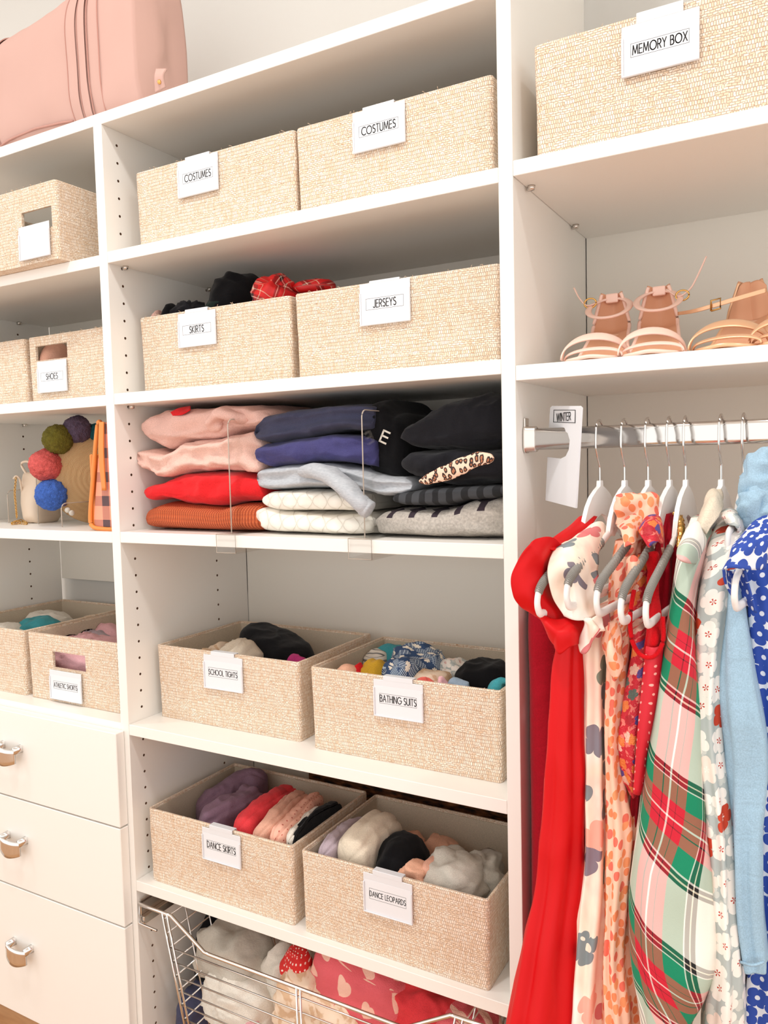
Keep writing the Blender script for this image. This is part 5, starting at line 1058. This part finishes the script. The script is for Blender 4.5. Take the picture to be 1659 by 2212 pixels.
# 8 light blue top
t = garm('blue_top', 'pale blue long-sleeved top with gathered cuff', 'top', 1.10)
body('long_sleeve', [(1235, 1572, 1600, -.12, -.05), (1350, 1557, 1612, -.13, -.05), (1450, 1550, 1628, -.135, -.05), (1550, 1553, 1646, -.14, -.05), (1620, 1563, 1655, -.14, -.05), (1700, 1571, 1655, -.14, -.06), (1800, 1576, 1642, -.145, -.06), (1900, 1579, 1641, -.15, -.07), (2000, 1583, 1645, -.15, -.07), (2080, 1594, 1650, -.15, -.08), (2104, 1600, 1650, -.15, -.08)], MAT['sky'], t, pl=3, pa=.005, seed=10)
tube('cuff_seam', smoothpath([at(1599, 2078, -.152), at(1625, 2085, -.158), at(1650, 2078, -.152)], 12), .0015, MAT['sky'], t, 6)
p = at(*c8(1628, 600), -.03); lump('ruffled_collar', p, (.024, .025, .050), MAT['sky'], t, wr=.009, fr=(26, 26, 34), seed=11)
p = at(*c8(1560, 690), -.04); lump('ruffle', p, (.016, .02, .026), MAT['sky'], t, wr=.006, fr=(40, 40, 40), seed=12)
# 9 blue daisy dress
t = garm('daisy_dress', 'royal blue dress with white daisy print at the right photo edge', 'dress', 1.15)
body('body', [(1125, 1640, 1720, -.05), (1200, 1600, 1730, -.10), (1300, 1598, 1730, -.11), (1400, 1605, 1740, -.11), (1500, 1615, 1740, -.11), (1700, 1632, 1740, -.11), (1900, 1625, 1740, -.11), (2100, 1600, 1740, -.11), (2230, 1590, 1740, -.11), (2500, 1590, 1740, -.11)], MAT['daisy'], t, back=.05, pl=4, pa=.004, seed=12)
patch('short_sleeve', c8y([[(1480, 880, -.14), (1540, 810, -.12), (1620, 760, -.10), (1700, 740, -.08)], [(1420, 980, -.165), (1480, 940, -.17), (1580, 920, -.155), (1680, 900, -.13)], [(1380, 1100, -.17), (1440, 1090, -.18), (1520, 1100, -.17), (1640, 1100, -.14)]]), MAT['daisy'], t, th=.002, wr=.003)
patch('short_sleeve_underside', c8y([[(1378, 1100, -.168), (1390, 1180, -.16), (1430, 1260, -.15)], [(1440, 1110, -.13), (1450, 1190, -.12), (1480, 1290, -.12)], [(1510, 1110, -.15), (1530, 1200, -.14), (1580, 1380, -.13)]]), MAT['daisy'], t, th=.002)
# ------------------------------------------------------------------ sandals
ZS = -.4676
def sandal(utoe, uheel, vtop, label, lea, ring=True, w=1.0, gold=False, tail=None, buck=None, ht=1.0):
    A = at(utoe, 765, .035); B = at(uheel, vtop, .205); lenv = Vector((B.x - A.x, .17, 0)); sx = Vector((1, 0, 0)); dirv = lenv.normalized(); ac = Vector((dirv.y, -dirv.x, 0))
    t = thing('ankle_strap_sandal', label, 'sandal', (A.x, .1, ZS), 'sandals on the shelf above the rail')
    def Cc(f): return Vector((A.x, .035, 0)) + lenv * f
    prof = [(-.12, .005, .022), (0, .005, .036), (.25, .006, .041 * w), (.45, .012, .038), (.65, .034, .030), (.85, .055, .027), (.98, .062, .027), (1.03, .075, .026), (1.04, B.z - ZS - .015, .019), (1.03, B.z - ZS, .014)]
    rows = []
    for f, z, hw in prof:
        c = Cc(f); lift = .004 if f > .5 else 0
        rows.append([c - ac * hw + Vector((0, -lift * 2 if f > .95 else 0, ZS + z + lift)), c + Vector((0, lift if f > .95 else 0, ZS + z)), c + ac * hw + Vector((0, -lift * 2 if f > .95 else 0, ZS + z + lift))])
    ins = patch('insole', rows, MAT['insole'], t, th=.003)
    tube('sole_edge', smoothpath([r[0] + Vector((0, 0, -.002)) for r in rows[::-1]] + [rows[0][1] - Vector((0, .006, .0))] + [r[2] + Vector((0, 0, -.002)) for r in rows], 90), .0028, MAT[lea], t, 7)
    hc = Cc(.93); V = [hc + Vector((r * cos(2 * pi * k / 20), r * sin(2 * pi * k / 20), z)) for z, r in ((ZS + .0006, .017), (ZS + .03, .018), (ZS + .055, .022)) for k in range(20)]
    mesh('heel', V, gridfaces(3, 20), MAT['sole'], t)
    def arc(fl, fr, h, wd, nm, zb=.004, ww=.042, n=22, lean=0):
        ctr = []
        for q in (0, .5, 1):
            r = []
            for i in range(n + 1):
                a = pi * i / n; f = fl + (fr - fl) * i / n; c = Cc(f) + dirv * (q - .5) * wd * (.5 + .5 * sin(a)); hh = h * (1 + .30 * (q - .5))
                r.append(c - ac * (ww * w * cos(a)) + Vector((0, 0, ZS + zb + (hh - zb) * sin(a) ** .8 + .0012 * (1 - abs(2 * q - 1)))))
            ctr.append(r)
        patch(nm, ctr, MAT[lea], t, nu=1, nv=3, th=.002)
    arc(-.05, .30, .038 * ht, .020, 'toe_strap'); arc(.02, -.08, .018 * ht, .016, 'toe_strap', ww=.040)
    if ring:
        cz = B.z - .004; R1, R2 = .030, .036; bc = Cc(1.03)
        pr = [bc + ac * (R1 * sin(2 * pi * i / 40)) - dirv * (R2 * (1 - cos(2 * pi * i / 40))) + Vector((0, 0, cz - .020 * (1 - cos(2 * pi * i / 40)) / 1.0)) for i in range(41)]
        tube('ankle_strap', pr, .0050, MAT[lea], t, 8, .45, up=Vector((0, .2, -1)))
        bm = bmesh.new(); q = bc + Vector((0, -.002, cz)); addbox(bm, tuple(q + Vector((-.0095, -.004, -.007))), tuple(q + Vector((.0095, .004, .007))), .002, 2); bmobj('strap_keeper', bm, MAT[lea], t)
    if tail: tube('strap_tail', smoothpath([at(u, v, y) for u, v, y in tail], 24), .0028, MAT[lea], t, 7, .4)
    if buck:
        q = at(*buck); r = .009; tube('buckle', [q + Vector((r * cos(a), 0, r * .8 * sin(a))) for a in [2 * pi * k / 20 for k in range(21)]], .0013, MAT['gold'], t, 6)
    for i in range(7):          # printed lines on the insole, too small to read
        pass
    return t, ac, Cc
sandal(1282, 1322, 638, 'blush sandal beside the left side panel, its strap curling left', 'nudeleather', tail=[(1290, 655, .18), (1268, 660, .18), (1252, 645, .18), (1240, 622, .18)], buck=(1275, 655, .178))
sandal(1408, 1424, 622, 'blush sandal whose loose ankle strap sticks up to the right', 'nudeleather', tail=[(1440, 625, .19), (1466, 640, .18), (1490, 625, .18), (1505, 600, .18), (1526, 554, .18)], buck=(1474, 638, .178))
t, ac, Cc = sandal(1570, 1620, 612, 'rose gold strappy sandal with its ankle strap undone to the left', 'goldleather', ring=False, w=1.05, tail=None, ht=1.0)
patch('ankle_strap', [[at(1466, 674, .19), at(1500, 668, .17), at(1545, 655, .16), at(1600, 638, .16), at(1655, 622, .17)], [at(1466, 681, .19), at(1500, 676, .17), at(1545, 664, .16), at(1600, 648, .16), at(1655, 632, .17)]], MAT['goldleather'], t, th=.002)
q = at(1546, 658, .157); tube('buckle', [q + Vector((a, 0, b)) for a, b in ((-.006, -.008), (.006, -.006), (.006, .008), (-.006, .006), (-.006, -.008))], .0014, MAT['gold'], t, 6)
patch('heel_counter', [[at(1597, 625, .2), at(1606, 612, .2), at(1618, 610, .205)], [at(1585, 660, .2), at(1600, 650, .195), at(1622, 650, .2)], [at(1573, 700, .19), at(1595, 700, .185), at(1628, 700, .19)]], MAT['insole'], t, th=.003)
patch('heel_counter', [[at(1622, 612, .205), at(1640, 606, .2), at(1656, 616, .2)], [at(1622, 650, .2), at(1640, 650, .195), at(1659, 655, .2)], [at(1628, 700, .19), at(1645, 700, .185), at(1662, 700, .19)]], MAT['insole'], t, th=.003)
sandal(1705, 1730, 612, 'rose gold sandal cut off by the right photo edge', 'goldleather', ring=False, w=1.05)
# ------------------------------------------------------------------ groups of repeats
GR = dict(swimsuit='swimsuits in the bathing suits basket', leotard='leotards in the dance leopards basket', dance_skirt='rolled skirts in the dance skirts basket', folded_tights='tights in the school tights basket',
          folded_sweater='sweaters folded on the middle shelf', folded_fleece='pink fleeces in the left stack', folded_hoodie='dark hoodies on the middle shelf', folded_sweatshirt='sweatshirts in the middle stack', quilted_pullover='quilted pullovers in the middle stack',
          garment='clothes heaped in the wire basket', folded_garment='dark clothes in the skirts basket', folded_shorts='shorts in the athletic shorts basket', folded_shirt='shirts in the basket left of the athletic shorts',
          closet_shelf='white shelves of the closet', closet_divider='upright panels of the closet', back_panel='back panels of the closet', shelf_divider='clear acrylic shelf dividers', basket_runner='runners of the wire basket')
for o in bpy.data.objects:
    k = o.name.split('.')[0]
    if o.parent is None and k in GR and 'group' not in o: o['group'] = GR[k]
